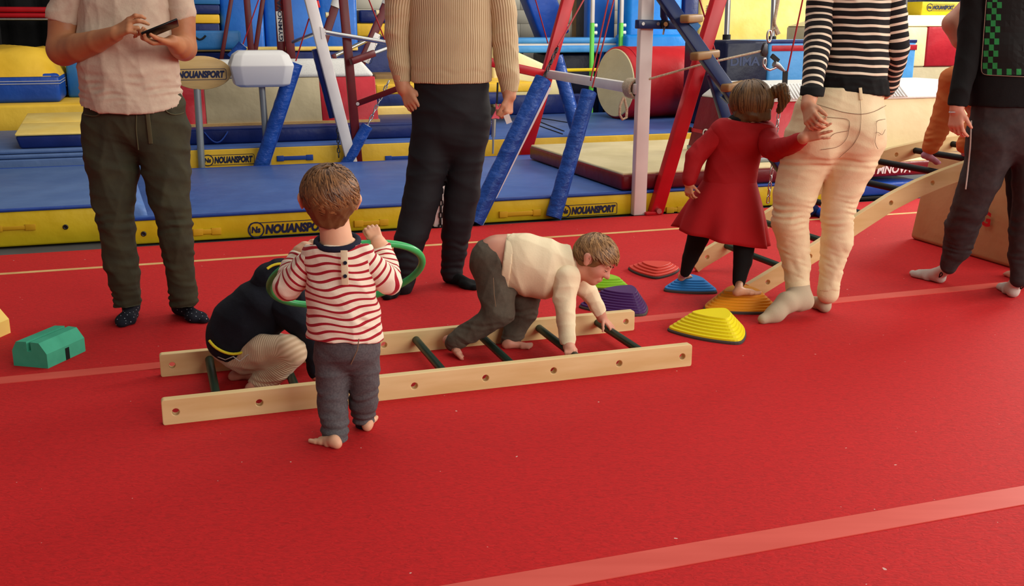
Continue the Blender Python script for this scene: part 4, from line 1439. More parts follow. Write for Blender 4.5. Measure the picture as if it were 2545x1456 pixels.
def sdf_mesh(prims, vox, cuts=(), smooth=1, fn=None):
    """smooth union of prims, cut by half spaces (point, outward normal); returns verts, quads"""
    lo = np.min([p.bounds(vox * 3)[0] for p in prims if not p.sub], axis=0)
    hi = np.max([p.bounds(vox * 3)[1] for p in prims if not p.sub], axis=0)
    n = np.ceil((hi - lo) / vox).astype(int) + 1
    xs, ys, zs = [lo[i] + vox * np.arange(n[i]) for i in range(3)]
    D = np.full(n, 1.0, dtype=np.float32)
    for p in prims:
        bl, bh = p.bounds(p.k + vox * 3)
        i0 = np.maximum(np.floor((bl - lo) / vox).astype(int), 0)
        i1 = np.minimum(np.ceil((bh - lo) / vox).astype(int) + 1, n)
        if np.any(i1 <= i0):
            continue
        sl = tuple(slice(i0[j], i1[j]) for j in range(3))
        X, Y, Z = np.meshgrid(xs[sl[0]], ys[sl[1]], zs[sl[2]], indexing='ij', sparse=True)
        d = p.dist(X, Y, Z).astype(np.float32)
        c = D[sl]
        k = max(p.k, 1e-4)
        if p.sub:
            d = -d
            h = np.clip(.5 - .5 * (c - d) / k, 0, 1)
            D[sl] = c * (1 - h) + d * h + k * h * (1 - h)
        else:
            h = np.clip(.5 + .5 * (c - d) / k, 0, 1)
            D[sl] = c * (1 - h) + d * h - k * h * (1 - h)
    if cuts:
        X, Y, Z = np.meshgrid(xs, ys, zs, indexing='ij', sparse=True)
        for pt, nm in cuts:
            nm = Vector(nm).normalized()
            D = np.maximum(D, ((X - pt[0]) * nm[0] + (Y - pt[1]) * nm[1] + (Z - pt[2]) * nm[2]).astype(np.float32))
    if fn is not None:
        X, Y, Z = np.meshgrid(xs, ys, zs, indexing='ij', sparse=True)
        D = fn(D, X, Y, Z)
    S = D < 0
    cnt = np.zeros(np.array(n) - 1, dtype=np.int8)
    for a in (0, 1):
        for b in (0, 1):
            for c in (0, 1):
                cnt += S[a:n[0] - 1 + a, b:n[1] - 1 + b, c:n[2] - 1 + c]
    act = (cnt > 0) & (cnt < 8)
    idx = np.full(act.shape, -1, dtype=np.int64)
    ci = np.argwhere(act)
    idx[act] = np.arange(len(ci))
    acc = np.zeros((len(ci), 3))
    num = np.zeros(len(ci))
    cor = [(a, b, c) for a in (0, 1) for b in (0, 1) for c in (0, 1)]
    vals = {q: D[ci[:, 0] + q[0], ci[:, 1] + q[1], ci[:, 2] + q[2]] for q in cor}
    for q in cor:
        for ax in range(3):
            if q[ax] == 0:
                q2 = list(q)
                q2[ax] = 1
                q2 = tuple(q2)
                d0, d1 = vals[q], vals[q2]
                m = (d0 < 0) != (d1 < 0)
                t = np.where(m, d0 / np.where(m, d0 - d1, 1), 0)
                pos = np.tile(np.array(q, float), (len(ci), 1))
                pos[:, ax] = t
                acc[m] += pos[m]
                num[m] += 1
    V = lo + (ci + acc / np.maximum(num, 1)[:, None]) * vox
    Q = []
    for ax in range(3):
        u, w_ = (ax + 1) % 3, (ax + 2) % 3
        s0 = [slice(0, n[j] - 1) for j in range(3)]
        s0[ax] = slice(0, n[ax] - 1)
        sa = [slice(1, n[j] - 1) for j in range(3)]
        sa[ax] = slice(0, n[ax] - 1)
        sb = list(sa)
        sb[ax] = slice(1, n[ax])
        A, B = S[tuple(sa)], S[tuple(sb)]
        ch = np.argwhere(A != B)
        if len(ch) == 0:
            continue
        flip = A[ch[:, 0], ch[:, 1], ch[:, 2]]
        base = ch.copy()
        for j in range(3):
            if j != ax:
                base[:, j] += 1
        q = []
        for du, dw in ((-1, -1), (0, -1), (0, 0), (-1, 0)):
            c = base.copy()
            c[:, u] += du
            c[:, w_] += dw
            q.append(idx[c[:, 0], c[:, 1], c[:, 2]])
        q = np.stack(q, 1)
        q[~flip] = q[~flip][:, ::-1]
        Q.append(q)
    Q = np.concatenate(Q)
    Q = Q[(Q >= 0).all(1)]
    for _ in range(smooth):
        nb = np.zeros_like(V)
        ct = np.zeros(len(V))
        for i in range(4):
            a, b = Q[:, i], Q[:, (i + 1) % 4]
            for d in range(3):
                nb[:, d] += np.bincount(a, V[b, d], len(V)) + np.bincount(b, V[a, d], len(V))
            ct += np.bincount(a, minlength=len(V)) + np.bincount(b, minlength=len(V))
        V = V * .5 + .5 * nb / np.maximum(ct, 1)[:, None]
    return V, Q


def vnormals(V, Q):
    N = np.zeros_like(V)
    fn = np.cross(V[Q[:, 2]] - V[Q[:, 0]], V[Q[:, 3]] - V[Q[:, 1]])
    for i in range(4):
        for d in range(3):
            N[:, d] += np.bincount(Q[:, i], fn[:, d], len(V))
    return N / np.maximum(np.linalg.norm(N, axis=1), 1e-12)[:, None]


def wrinkle(V, Q, amp, freq, seed=0, axis=None, folds=()):
    """cloth folds: warped sines along the normals, plus ring folds (z0, width, wavelength, amplitude)"""
    rs = np.random.RandomState(seed)
    N = vnormals(V, Q)
    d = np.zeros(len(V))
    for i in range(5):
        k = rs.normal(size=3)
        if axis is not None:
            k = k * .45 + np.array(axis) * (1 if i % 2 else -1) * 1.1
        k = k / np.linalg.norm(k) * freq * (1 + .5 * i)
        m = rs.normal(size=3) * freq * .45
        ph = V @ k + 2.0 * np.sin(V @ m + rs.uniform(0, 6)) + rs.uniform(0, 6)
        d += (1 - np.abs(np.sin(ph * .5))) ** 1.6 * rs.uniform(.5, 1) / (1 + .35 * i)
    d = (d - d.mean()) / max(d.std(), 1e-9)
    d = amp * np.clip(.55 * d - .25, -1.3, .9)
    for z0, w_, lam, a in folds:
        g = np.exp(-((V[:, 2] - z0) / w_) ** 2)
        m = rs.normal(size=3) * 25
        d += a * g * (np.sin(2 * np.pi * V[:, 2] / lam + 1.8 * np.sin(V @ m) + 9 * V[:, 0]) - .6) * (.55 + .45 * np.sin(V @ m[::-1] * 1.3 + 1))
    return V + N * d[:, None]


def quads(V, Q):
    mb = MB()
    mb.v = [tuple(p) for p in V]
    mb.f = [tuple(q) for q in Q.tolist()]
    mb.s = [True] * len(Q)
    return mb


def join(mbs):
    o = MB()
    for m in mbs:
        n = len(o.v)
        o.v += m.v
        o.f += [tuple(i + n for i in f) for f in m.f]
        o.s += m.s
        if any('tone' in q.att for q in mbs):
            o.att.setdefault('tone', []).extend(m.att.get('tone', [.35] * len(m.v)))
    return o


def chain_coords(V, pts):
    """arc length and rim angle of verts about a polyline (world points), blended softly at the bends"""
    P = [np.array(p, float) for p in pts]
    ref = np.array([0, -1.0, 0.0])
    dd, aa, an = [], [], []
    s0 = 0
    for i in range(len(P) - 1):
        d = P[i + 1] - P[i]
        L = np.linalg.norm(d)
        u = d / L
        t = (V - P[i]) @ u
        tc = np.clip(t, 0, L)
        q = V - P[i] - tc[:, None] * u
        e1 = ref - u * (ref @ u)
        e1 /= np.linalg.norm(e1)
        e2 = np.cross(u, e1)
        dd.append(np.linalg.norm(q, axis=1))
        aa.append(s0 + np.clip(t, -.06 if i else -1, L + (.06 if i < len(P) - 2 else 1)))
        an.append(np.arctan2(q @ e2, q @ e1))
        s0 += L
    dd, aa, an = np.array(dd), np.array(aa), np.array(an)
    w_ = np.exp(-(dd - dd.min(0)) / .006)
    arc = (aa * w_).sum(0) / w_.sum(0)
    ang = an[dd.argmin(0), np.arange(len(V))]
    return arc, ang


class Fig:
    """pixel driven pose: joints are (x, y, dy) pixels plus depth offset from the plane Y0"""

    def __init__(self, Y0):
        self.Y0 = Y0

    def p(self, x, y, dy=0.0):
        return pY(x, y, self.Y0 + dy)

    def r(self, px, P):
        return px * mpp(P)

    def chain(self, pts, k=.02, n=None, s=1.0):
        """pts: (x, y, dy, radius px)"""
        out = []
        W_ = [self.p(q[0], q[1], q[2]) for q in pts]
        R_ = [self.r(q[3], w) for q, w in zip(pts, W_)]
        for i in range(len(pts) - 1):
            ss = s if not isinstance(s, (list, tuple)) else s[i]
            out.append(Prim(W_[i], W_[i + 1], R_[i], R_[i + 1], k if i == 0 else k * .3, n, ss))
        return out

    def line(self, pts):
        return [self.p(q[0], q[1], q[2]) for q in pts]


DEP = Vector((0, 1, 0))


def head_prims(c, up, fwd, R, hairless=False):
    """head of half height R at centre c; prims for skull, jaw, nose, ears, brow, lips"""
    up = Vector(up).normalized()
    fwd = Vector(fwd)
    fwd = (fwd - up * fwd.dot(up)).normalized()
    rt = fwd.cross(up)
    c = Vector(c)

    def L(x, y, z):
        return c + (rt * x + fwd * y + up * z) * R
    P = [Prim(L(0, -.14, .16), L(0, .06, .2), .78 * R, .74 * R, .02),
         Prim(L(0, .28, -.3), L(0, .3, -.5), .5 * R, .4 * R, .25 * R),
         Prim(L(-.3, .42, -.28), L(-.28, .42, -.3), .27 * R, .27 * R, .2 * R),
         Prim(L(.3, .42, -.28), L(.28, .42, -.3), .27 * R, .27 * R, .2 * R),
         Prim(L(0, .5, -.72), L(0, .46, -.7), .2 * R, .2 * R, .22 * R),
         Prim(L(0, .74, .02), L(0, .9, -.24), .08 * R, .115 * R, .12 * R),
         Prim(L(-.1, .82, -.27), L(.1, .82, -.27), .07 * R, .07 * R, .06 * R),
         Prim(L(-.34, .7, .13), L(.34, .7, .13), .09 * R, .09 * R, .12 * R),
         Prim(L(-.15, .74, -.5), L(.15, .74, -.5), .055 * R, .055 * R, .06 * R),
         Prim(L(-.12, .72, -.58), L(.12, .72, -.58), .06 * R, .06 * R, .06 * R)]
    for sx in (-1, 1):
        P.append(Prim(L(sx * .32, .84, -.02), L(sx * .3, .84, -.02), .12 * R, .12 * R, .07 * R, sub=True))
        # ear: shell and hollow
        P.append(Prim(L(sx * .9, -.06, .02), L(sx * .84, .02, -.24), .19 * R, .12 * R, .03 * R, rt * sx + fwd * .4, .45))
        P.append(Prim(L(sx * 1.0, .05, .0), L(sx * .94, .06, -.14), .1 * R, .06 * R, .04 * R, sub=True))
    return P, L


def hand_prims(wr, d, nrm, thumb, Ln, curl=(20, 25, 20), spread=8, thumb_curl=15, thumb_out=45, k=.006, curls=None):
    """hand from wrist wr along d; nrm = palm normal; thumb = direction of the thumb side"""
    d = Vector(d).normalized()
    nrm = Vector(nrm)
    nrm = (nrm - d * nrm.dot(d)).normalized()
    t = d.cross(nrm)
    if t.dot(Vector(thumb)) < 0:
        t = -t
    wr = Vector(wr)
    P = []
    fl = (.43, .47, .44, .35)
    for i in range(4):
        off = (1.5 - i) * .115
        kn = wr + d * (Ln * (.5 - .02 * abs(i - 1))) + t * (off * Ln)
        P.append(Prim(wr + d * (.05 * Ln) + t * (off * .55 * Ln), kn, .085 * Ln, .068 * Ln, .03 * Ln + k, nrm, .85))
        ang = math.radians((1.5 - i) * spread)
        fd = (d * math.cos(ang) + t * math.sin(ang)).normalized()
        cur = kn
        bend = 0
        cc = curls[i] if curls else curl
        for j, fr in enumerate((.46, .3, .24)):
            bend += math.radians(cc[j])
            dd = fd * math.cos(bend) + nrm * math.sin(bend)
            nx = cur + dd * (fl[i] * Ln * fr)
            r0 = (.056 - .006 * j) * Ln * (.88 if i == 3 else 1)
            P.append(Prim(cur, nx, r0, r0 * .9, k))
            cur = nx
    # thumb
    a = math.radians(thumb_out)
    td = (d * math.cos(a) + t * math.sin(a) + nrm * .3).normalized()
    c0 = wr + d * (.1 * Ln) + t * (.12 * Ln)
    c1 = c0 + td * (.26 * Ln)
    b = math.radians(thumb_curl)
    td2 = (td * math.cos(b) + (d * .8 + nrm * .5 - t * .3).normalized() * math.sin(b)).normalized()
    c2 = c1 + td2 * (.17 * Ln)
    c3 = c2 + (td2 + nrm * .2).normalized() * (.13 * Ln)
    P += [Prim(c0, c1, .085 * Ln, .062 * Ln, .05 * Ln), Prim(c1, c2, .06 * Ln, .054 * Ln, k), Prim(c2, c3, .053 * Ln, .042 * Ln, k)]
    return P


def foot_prims(heel, toe, Ln, up=(0, 0, 1), toes=True, ankle=None, wd=1.0, side=1):
    """bare foot or sock: heel point and toe point on the ground"""
    heel, toe, up = Vector(heel), Vector(toe), Vector(up).normalized()
    d = (toe - heel).normalized()
    s = d.cross(up).normalized()
    up = s.cross(d)
    P = [Prim(heel + d * (.12 * Ln) + up * (.12 * Ln), heel + d * (.3 * Ln) + up * (.14 * Ln), .125 * Ln * wd, .12 * Ln * wd, .04 * Ln),
         Prim(heel + d * (.25 * Ln) + up * (.15 * Ln), heel + d * (.7 * Ln) + up * (.09 * Ln), .13 * Ln * wd, .085 * Ln, .05 * Ln),
         Prim(heel + d * (.6 * Ln) + s * (.08 * Ln * wd) + up * (.075 * Ln), heel + d * (.76 * Ln) + s * (.1 * Ln * wd) + up * (.07 * Ln), .08 * Ln, .07 * Ln, .04 * Ln),
         Prim(heel + d * (.6 * Ln) - s * (.08 * Ln * wd) + up * (.07 * Ln), heel + d * (.76 * Ln) - s * (.1 * Ln * wd) + up * (.065 * Ln), .08 * Ln, .07 * Ln, .04 * Ln),
         Prim(heel + d * (.4 * Ln) - s * (.07 * Ln) + up * (.06 * Ln), heel + d * (.7 * Ln) + s * (.05 * Ln) + up * (.06 * Ln), .08 * Ln, .07 * Ln, .06 * Ln)]
    if ankle is not None:
        P.append(Prim(Vector(ankle), heel + d * (.2 * Ln) + up * (.18 * Ln), .12 * Ln * wd, .14 * Ln * wd, .06 * Ln))
    if toes:
        for i in range(5):
            o = (2 - i) * .072 * side
            fw = (.98, .97, .94, .9, .85)[i]
            r = (.062, .046, .043, .041, .04)[i] * Ln
            P.append(Prim(heel + d * (.74 * Ln) + s * (o * Ln) + up * (.06 * Ln), heel + d * (fw * Ln - r) + s * (o * 1.15 * Ln) + up * (r), r, r, .012 * Ln))
    else:
        P.append(Prim(heel + d * (.72 * Ln) - s * (.07 * Ln * wd) + up * (.065 * Ln), heel + d * (.72 * Ln) + s * (.07 * Ln * wd) + up * (.065 * Ln), .075 * Ln, .075 * Ln, .05 * Ln))
        P.append(Prim(heel + d * (.8 * Ln) + s * (.02 * Ln * side), heel + d * (.93 * Ln) + s * (.03 * Ln * side) + up * (.05 * Ln), .07 * Ln, .06 * Ln, .09 * Ln, s, 1.45))
    return P


# ---- cloth and skin materials
def cloth_stripes(name, base, stripe, period, duty, attr='arc', rough=.85, phase=0., bump=.25):
    m = mat(name, base, rough, bump=bump, bscale=220, bdist=.002, sheen=.1)
    nt = m.node_tree
    b = nt.nodes['Principled BSDF']
    at = nt.nodes.new('ShaderNodeAttribute')
    at.attribute_name = attr
    d = nt.nodes.new('ShaderNodeMath')
    d.operation = 'MULTIPLY_ADD'
    d.inputs[1].default_value = 1 / period
    d.inputs[2].default_value = 20 + phase
    fr = nt.nodes.new('ShaderNodeMath')
    fr.operation = 'FRACT'
    lt = nt.nodes.new('ShaderNodeMath')
    lt.operation = 'LESS_THAN'
    lt.inputs[1].default_value = duty
    mx = nt.nodes.new('ShaderNodeMix')
    mx.data_type = 'RGBA'
    mx.inputs['A'].default_value = rgb(base)
    mx.inputs['B'].default_value = rgb(stripe)
    L = nt.links.new
    L(at.outputs['Fac'], d.inputs[0])
    L(d.outputs[0], fr.inputs[0])
    L(fr.outputs[0], lt.inputs[0])
    L(lt.outputs[0], mx.inputs['Factor'])
    L(mx.outputs['Result'], b.inputs['Base Color'])
    return m


def cloth_ribs(name, col, dark, period, attr='rib', rough=.9, strength=.8):
    """knitted ribs running along an attribute"""
    m = mat(name, col, rough, sheen=.15)
    nt = m.node_tree
    b = nt.nodes['Principled BSDF']
    at = nt.nodes.new('ShaderNodeAttribute')
    at.attribute_name = attr
    d = nt.nodes.new('ShaderNodeMath')
    d.operation = 'MULTIPLY'
    d.inputs[1].default_value = 2 * math.pi / period
    sn = nt.nodes.new('ShaderNodeMath')
    sn.operation = 'SINE'
    mr = nt.nodes.new('ShaderNodeMapRange')
    mr.inputs[1].default_value, mr.inputs[2].default_value = -1, 1
    mx = nt.nodes.new('ShaderNodeMix')
    mx.data_type = 'RGBA'
    mx.inputs['A'].default_value = rgb(dark)
    mx.inputs['B'].default_value = rgb(col)
    bp = nt.nodes.new('ShaderNodeBump')
    bp.inputs['Strength'].default_value = strength
    bp.inputs['Distance'].default_value = period * .25
    L = nt.links.new
    L(at.outputs['Fac'], d.inputs[0])
    L(d.outputs[0], sn.inputs[0])
    L(sn.outputs[0], mr.inputs[0])
    L(mr.outputs[0], mx.inputs['Factor'])
    L(mx.outputs['Result'], b.inputs['Base Color'])
    L(mr.outputs[0], bp.inputs['Height'])
    L(bp.outputs[0], b.inputs['Normal'])
    return m


def hair_mat(name, c1, c2):
    m = mat(name, c1, .48, bump=.3, bscale=60, bdist=.004, spec=.4)
    nt = m.node_tree
    at = nt.nodes.new('ShaderNodeAttribute')
    at.attribute_name = 'tone'
    mx = nt.nodes.new('ShaderNodeMix')
    mx.data_type = 'RGBA'
    mx.inputs['A'].default_value = rgb(c2)
    mx.inputs['B'].default_value = rgb(c1)
    nt.links.new(at.outputs['Fac'], mx.inputs['Factor'])
    nt.links.new(mx.outputs['Result'], nt.nodes['Principled BSDF'].inputs['Base Color'])
    return m


def hair_strands(c, up, fwd, R, region, length, n, seed, width=.0035, lift=.03, flow=None, rad=(.86, .98, .94), steps=6, zoff=.16, curl=.5):
    """ribbons lying on the skull; region(x, y, z) in head space says where roots may be; flow(x,y,z) the comb direction"""
    rnd = random.Random(seed)
    up = Vector(up).normalized()
    fwd = Vector(fwd)
    fwd = (fwd - up * fwd.dot(up)).normalized()
    rt = fwd.cross(up)
    c = Vector(c)
    mb = MB()

    def Wd(v):
        return c + (rt * v.x + fwd * v.y + up * v.z) * R
    made = 0
    tries = 0
    while made < n and tries < n * 12:
        tries += 1
        v = Vector((rnd.gauss(0, 1), rnd.gauss(0, 1), rnd.gauss(0, 1))).normalized()
        if not region(v):
            continue
        made += 1
        l_ = 1 + lift * rnd.uniform(.2, 1.6)
        pts = []
        cur = v.copy()
        sw = rnd.uniform(-curl, curl)
        for i in range(steps):
            q = Vector((cur.x * rad[0], cur.y * rad[1] - .04, cur.z * rad[2] + zoff)) * (l_ + (.02 * i / steps) * rnd.uniform(0, 1))
            pts.append(q)
            f = flow(cur) if flow else Vector((cur.x, cur.y, -.8))
            f = f + cur.cross(f) * sw
            f = f - cur * f.dot(cur)
            if f.length < 1e-4:
                f = Vector((1, 0, 0))
            cur = (cur + f.normalized() * (length / steps)).normalized()
        W_ = [Wd(p) for p in pts]
        vs, fs = [], []
        for i, p in enumerate(W_):
            t = W_[min(i + 1, steps - 1)] - W_[max(i - 1, 0)]
            nn = (p - c).normalized()
            s = t.cross(nn)
            if s.length < 1e-9:
                s = rt.copy()
            s.normalize()
            w_ = width * (1 - .85 * (i / (steps - 1)) ** 2) * rnd.uniform(.8, 1.1)
            vs += [p + s * w_, p + nn * (w_ * .5), p - s * w_]
        for i in range(steps - 1):
            a = i * 3
            fs += [(a, a + 1, a + 4, a + 3), (a + 1, a + 2, a + 5, a + 4)]
        mb.add(vs, fs, True)
        mb.att.setdefault('tone', []).extend([min(1, max(0, rnd.gauss(.5, .28)))] * len(vs))
    return mb


def hair_cap(c, up, fwd, R, grow=.05, cuts=(), vox=.006, extra=(), rad=.86, ears=False):
    up = Vector(up).normalized()
    fwd = Vector(fwd)
    fwd = (fwd - up * fwd.dot(up)).normalized()
    rt = fwd.cross(up)
    c = Vector(c)

    def L(x, y, z):
        return c + (rt * x + fwd * y + up * z) * R
    P = [Prim(L(0, -.16, .18), L(0, .06, .22), rad * R, (rad - .04) * R, .02)] + [Prim(L(*a), L(*b), ra * R, rb * R, kk * R) for a, b, ra, rb, kk in extra]
    if ears:
        P += [Prim(L(sx * .95, .02, -.06), L(sx * .85, .0, -.3), .3 * R, .22 * R, .05 * R, sub=True) for sx in (-1, 1)]
    cc = [(L(*p), rt * n_[0] + fwd * n_[1] + up * n_[2]) for p, n_ in cuts]
    return sdf_mesh(P, vox, cc, 2), L


def eyes(parent, L, R, fwd, closed=False):
    for sx in (-1, 1):
        p = L(sx * .31, .69, -.03)
        obj('eyelash', MB().tube([L(sx * .2, .8, -.05), L(sx * .31, .81, -.075), L(sx * .43, .74, -.05)], .014 * R, 6), 'eye_dark', parent)
        obj('eyebrow', MB().tube([L(sx * .14, .83, .17), L(sx * .3, .81, .22), L(sx * .44, .72, .18)], [.012 * R, .022 * R, .01 * R], 6), 'eye_dark', parent)
        if closed:
            continue
        bm = bmesh.new()
        bmesh.ops.create_uvsphere(bm, u_segments=12, v_segments=8, radius=.1 * R)
        e = obj('eye', MB().bm(bm, Matrix.Translation(p), True), 'eye_white', parent)
        bm = bmesh.new()
        bmesh.ops.create_uvsphere(bm, u_segments=10, v_segments=6, radius=.055 * R)
        obj('iris', MB().bm(bm, Matrix.Translation(p + Vector(fwd).normalized() * (.055 * R)), True), 'eye_dark', e)


mat('eye_white', (226, 222, 214), .25)
mat('eye_dark', (46, 34, 26), .4)
mat('skin_warm', (206, 150, 116), .5, col2=(196, 136, 104), nscale=14, sss=.12, spec=.35)
mat('skin_tan', (186, 126, 86), .5, col2=(172, 110, 74), nscale=14, sss=.12, spec=.35)
mat('skin_fair', (228, 178, 144), .5, col2=(220, 164, 132), nscale=14, sss=.15, spec=.35)
mat('skin_rosy', (214, 154, 128), .5, col2=(204, 140, 118), nscale=14, sss=.15, spec=.35)
mat('nail', (222, 170, 150), .3)


def person(parts_mb, skin, base, label, group=None):
    o = obj('person', parts_mb, skin, label=label, cat='person', group=group, org=base)
    return o


def garment(name, prims, vox, material, parent, cuts=(), amp=.0, freq=40, seed=0, folds=(), smooth=1, arc=None, axis=None, ribr=None, zarc=None, fn=None, aoff=0.):
    V, Q = sdf_mesh(prims, vox, cuts, smooth, fn)
    a0 = ang = None
    if arc is not None:
        a0, ang = chain_coords(V, arc)
    if amp or folds:
        V = wrinkle(V, Q, amp, freq, seed, axis, folds)
    mb = quads(V, Q)
    if arc is not None:
        mb.att['arc'] = a0 + aoff
        mb.att['rib'] = ang * (ribr or .1)
    if zarc is not None:
        mb.att['arc'] = zarc(V)
    return obj(name, mb, material, parent)


def on_back(F, pts, prims_mesh, lift=.0025):
    """drop pixel points onto a mesh seen from the camera (nearest vertex along the ray)"""
    V = prims_mesh
    out = []
    for x, y in pts:
        r = ray(x, y).normalized()
        q = V - np.array(CAMP)
        t = q @ np.array(r)
        d = np.linalg.norm(q - t[:, None] * np.array(r), axis=1)
        m = d < .014
        if not m.any():
            m = d <= d.min() + 1e-6
        tt = t[m].min()
        out.append(CAMP + r * (tt - lift))
    return out


def stitch(name, pts, parent, V, r=.0011, material='stitch_dark', lift=.0015):
    # refine the polyline so that it hugs the surface
    fine = []
    for i in range(len(pts) - 1):
        n = max(2, int(math.hypot(pts[i + 1][0] - pts[i][0], pts[i + 1][1] - pts[i][1]) / 9))
        for k in range(n):
            t = k / n
            fine.append((pts[i][0] + (pts[i + 1][0] - pts[i][0]) * t, pts[i][1] + (pts[i + 1][1] - pts[i][1]) * t))
    fine.append(pts[-1])
    P = on_back(None, fine, V, lift)
    # light smoothing
    for _ in range(2):
        P = [P[0]] + [(P[i - 1] + P[i] * 2 + P[i + 1]) / 4 for i in range(1, len(P) - 1)] + [P[-1]]
    return obj(name, MB().tube(P, r, 6), material, parent)


def wverts(o):
    return np.array([v.co[:] for v in o.data.vertices]) + np.array(ORG[o.name])
# ------------------------------------------------------------------ cloth
mat('tee_sand', (206, 186, 164), .9, col2=(198, 174, 154), nscale=30, bump=.3, bscale=90, bdist=.004, sheen=.1)
mat('trouser_olive', (62, 60, 42), .85, col2=(54, 52, 38), nscale=12, bump=.3, bscale=60, bdist=.004)
mat('stitch_olive', (84, 80, 56), .85)
mat('sock_navy', (20, 22, 34), .9, bump=.2, bscale=200, bdist=.002)
mat('dot_white', (190, 196, 206), .8)
mat('black_jog', (26, 24, 29), .75, col2=(20, 19, 24), nscale=8, bump=.25, bscale=20, bdist=.006)
mat('black_sock', (9, 9, 10), .95, bump=.3, bscale=200, bdist=.002)
mat('grey_jog', (96, 92, 94), .9, col2=(80, 76, 80), nscale=160, bump=.25, bscale=120, bdist=.003, detail=6)
mat('navy_cuff', (26, 30, 50), .9)
mat('hoodie_navy', (20, 23, 34), .9, col2=(16, 18, 28), nscale=20, bump=.25, bscale=80, bdist=.004)
mat('piping_yellow', (232, 214, 48), .7)
mat('taupe_pants', (92, 82, 70), .9, col2=(84, 75, 64), nscale=60, bump=.25, bscale=120, bdist=.003)
mat('cream_sweat', (238, 220, 184), .9, col2=(232, 210, 174), nscale=10, bump=.2, bscale=140, bdist=.003)
mat('dress_red', (172, 16, 24), .8, col2=(160, 12, 20), nscale=6, bump=.15, bscale=120, bdist=.003)
mat('legging_black', (12, 11, 12), .85)
mat('jeans_cream', (232, 214, 174), .85, col2=(226, 204, 164), nscale=8, bump=.3, bscale=160, bdist=.003)
mat('stitch_dark', (128, 104, 82), .8)
mat('sock_beige', (184, 166, 140), .95, bump=.3, bscale=200, bdist=.002)
mat('sock_white', (196, 186, 176), .95, bump=.3, bscale=200, bdist=.002)
mat('sweat_black', (14, 14, 15), .9, col2=(11, 11, 12), nscale=20, bump=.2, bscale=120, bdist=.003)
mat('jog_dark', (58, 52, 52), .85, col2=(50, 45, 46), nscale=40, bump=.25, bscale=60, bdist=.004)
mat('orange_cloth', (208, 120, 64), .85, col2=(200, 110, 58), nscale=10, bump=.2, bscale=60, bdist=.004)
mat('sock_lilac', (182, 128, 148), .95, bump=.3, bscale=200, bdist=.002)
mat('tee_grey', (70, 72, 78), .9)
mat('phone_black', (10, 10, 12), .25)
mat('phone_screen', (20, 22, 26), .12)
mat('print_green', (40, 140, 72), .7)
mat('print_black', (12, 13, 12), .7)
mat('print_line', (150, 128, 110), .7)
mat('hoop_green', (52, 172, 94), .3, spec=.5)
cloth_stripes('stripe_red', (240, 224, 202), (166, 20, 40), .0235, .33)
cloth_stripes('stripe_black', (18, 17, 18), (236, 222, 196), .034, .33)
cloth_ribs('knit_cream', (226, 204, 166), (176, 148, 108), .0115)
cloth_ribs('rib_cream', (222, 196, 164), (196, 166, 134), .0085, attr='arc', strength=.5)
hair_mat('hair_brown', (150, 104, 62), (70, 42, 22))
hair_mat('hair_light', (176, 132, 82), (92, 60, 32))
hair_mat('hair_dark', (138, 102, 60), (58, 38, 20))
AV_ = .0085   # adult voxel


def skin_join(list_of):
    return join([quads(*sdf_mesh(p, v, c if c else (), sm)) for p, v, c, sm in list_of])


def slim(prims, g=.024):
    return [Prim(p.a, p.b, max(p.ra - g, .012), max(p.rb - g, .012), p.k, p.n, p.s) for p in prims]


def adult_head(c, up, fwd, R, hair, parent_fn):
    P, L = head_prims(c, up, fwd, R)
    return P, L


def plain_hair(parent, c, up, fwd, R, material, cuts=(((0, .5, .45), (0, .8, -.5)), ((0, 0, -.35), (0, .25, -1)))):
    (V, Q), L = hair_cap(c, up, fwd, R, cuts=cuts, vox=R * .09)
    obj('hair', quads(V, Q), material, parent)


def dots_on(parent, prims, rng, n, seed, material, size=.004):
    """little knitted dots scattered on a sock surface"""
    V, Q = sdf_mesh(prims, .01, (), 1)
    N = vnormals(V, Q)
    rnd = random.Random(seed)
    mb = MB()
    picks = []
    order = list(range(len(V)))
    rnd.shuffle(order)
    for i in order:
        p = Vector(V[i])
        if N[i][2] < -.2:
            continue
        if all((p - q).length > .02 for q in picks):
            picks.append(p)
            nn = Vector(N[i])
            s = nn.orthogonal().normalized()
            t = nn.cross(s)
            c = p + nn * .0015
            mb.add([c + s * size * math.cos(a) + t * size * math.sin(a) for a in [k * math.pi / 3 for k in range(6)]], [tuple(range(6))])
        if len(picks) >= n:
            break
    o = obj('dots', mb, material, parent)
    o['kind'] = 'stuff'


# ================================================================== man with phone
F = Fig(4.70)
base = Vector((F.p(380, 790).x, 4.72, 0))
hips = F.chain([(330, 215, 0, 104), (336, 262, 0, 124)], k=.03, n=DEP, s=.66)
legL = F.chain([(276, 325, .01, 70), (279, 420, 0, 62), (283, 500, -.02, 49), (290, 556, -.02, 43), (300, 650, .0, 40), (316, 740, .03, 33), (318, 785, .03, 33)], k=.02)
legR = F.chain([(402, 325, .01, 68), (412, 420, 0, 58), (423, 500, -.02, 47), (433, 545, -.02, 41), (439, 600, -.01, 40), (449, 680, .02, 35), (456, 745, .03, 31), (457, 785, .03, 31)], k=.02)
torso = F.chain([(316, -95, .0, 88), (316, -40, 0, 108), (316, 40, 0, 112), (317, 110, -.005, 114), (322, 175, -.01, 117), (328, 252, -.005, 120)], k=.03, n=DEP, s=[.62, .66, .68, .74, .76])
shoul = F.chain([(208, -62, 0, 40), (320, -90, 0, 40), (432, -62, 0, 40)], k=.05)
armL = F.chain([(190, -40, 0, 42), (163, 40, 0, 40), (157, 122, -.03, 37)], k=.02) + F.chain([(157, 124, -.03, 37), (196, 118, -.11, 34), (240, 103, -.18, 27), (288, 84, -.25, 19)], k=.025)
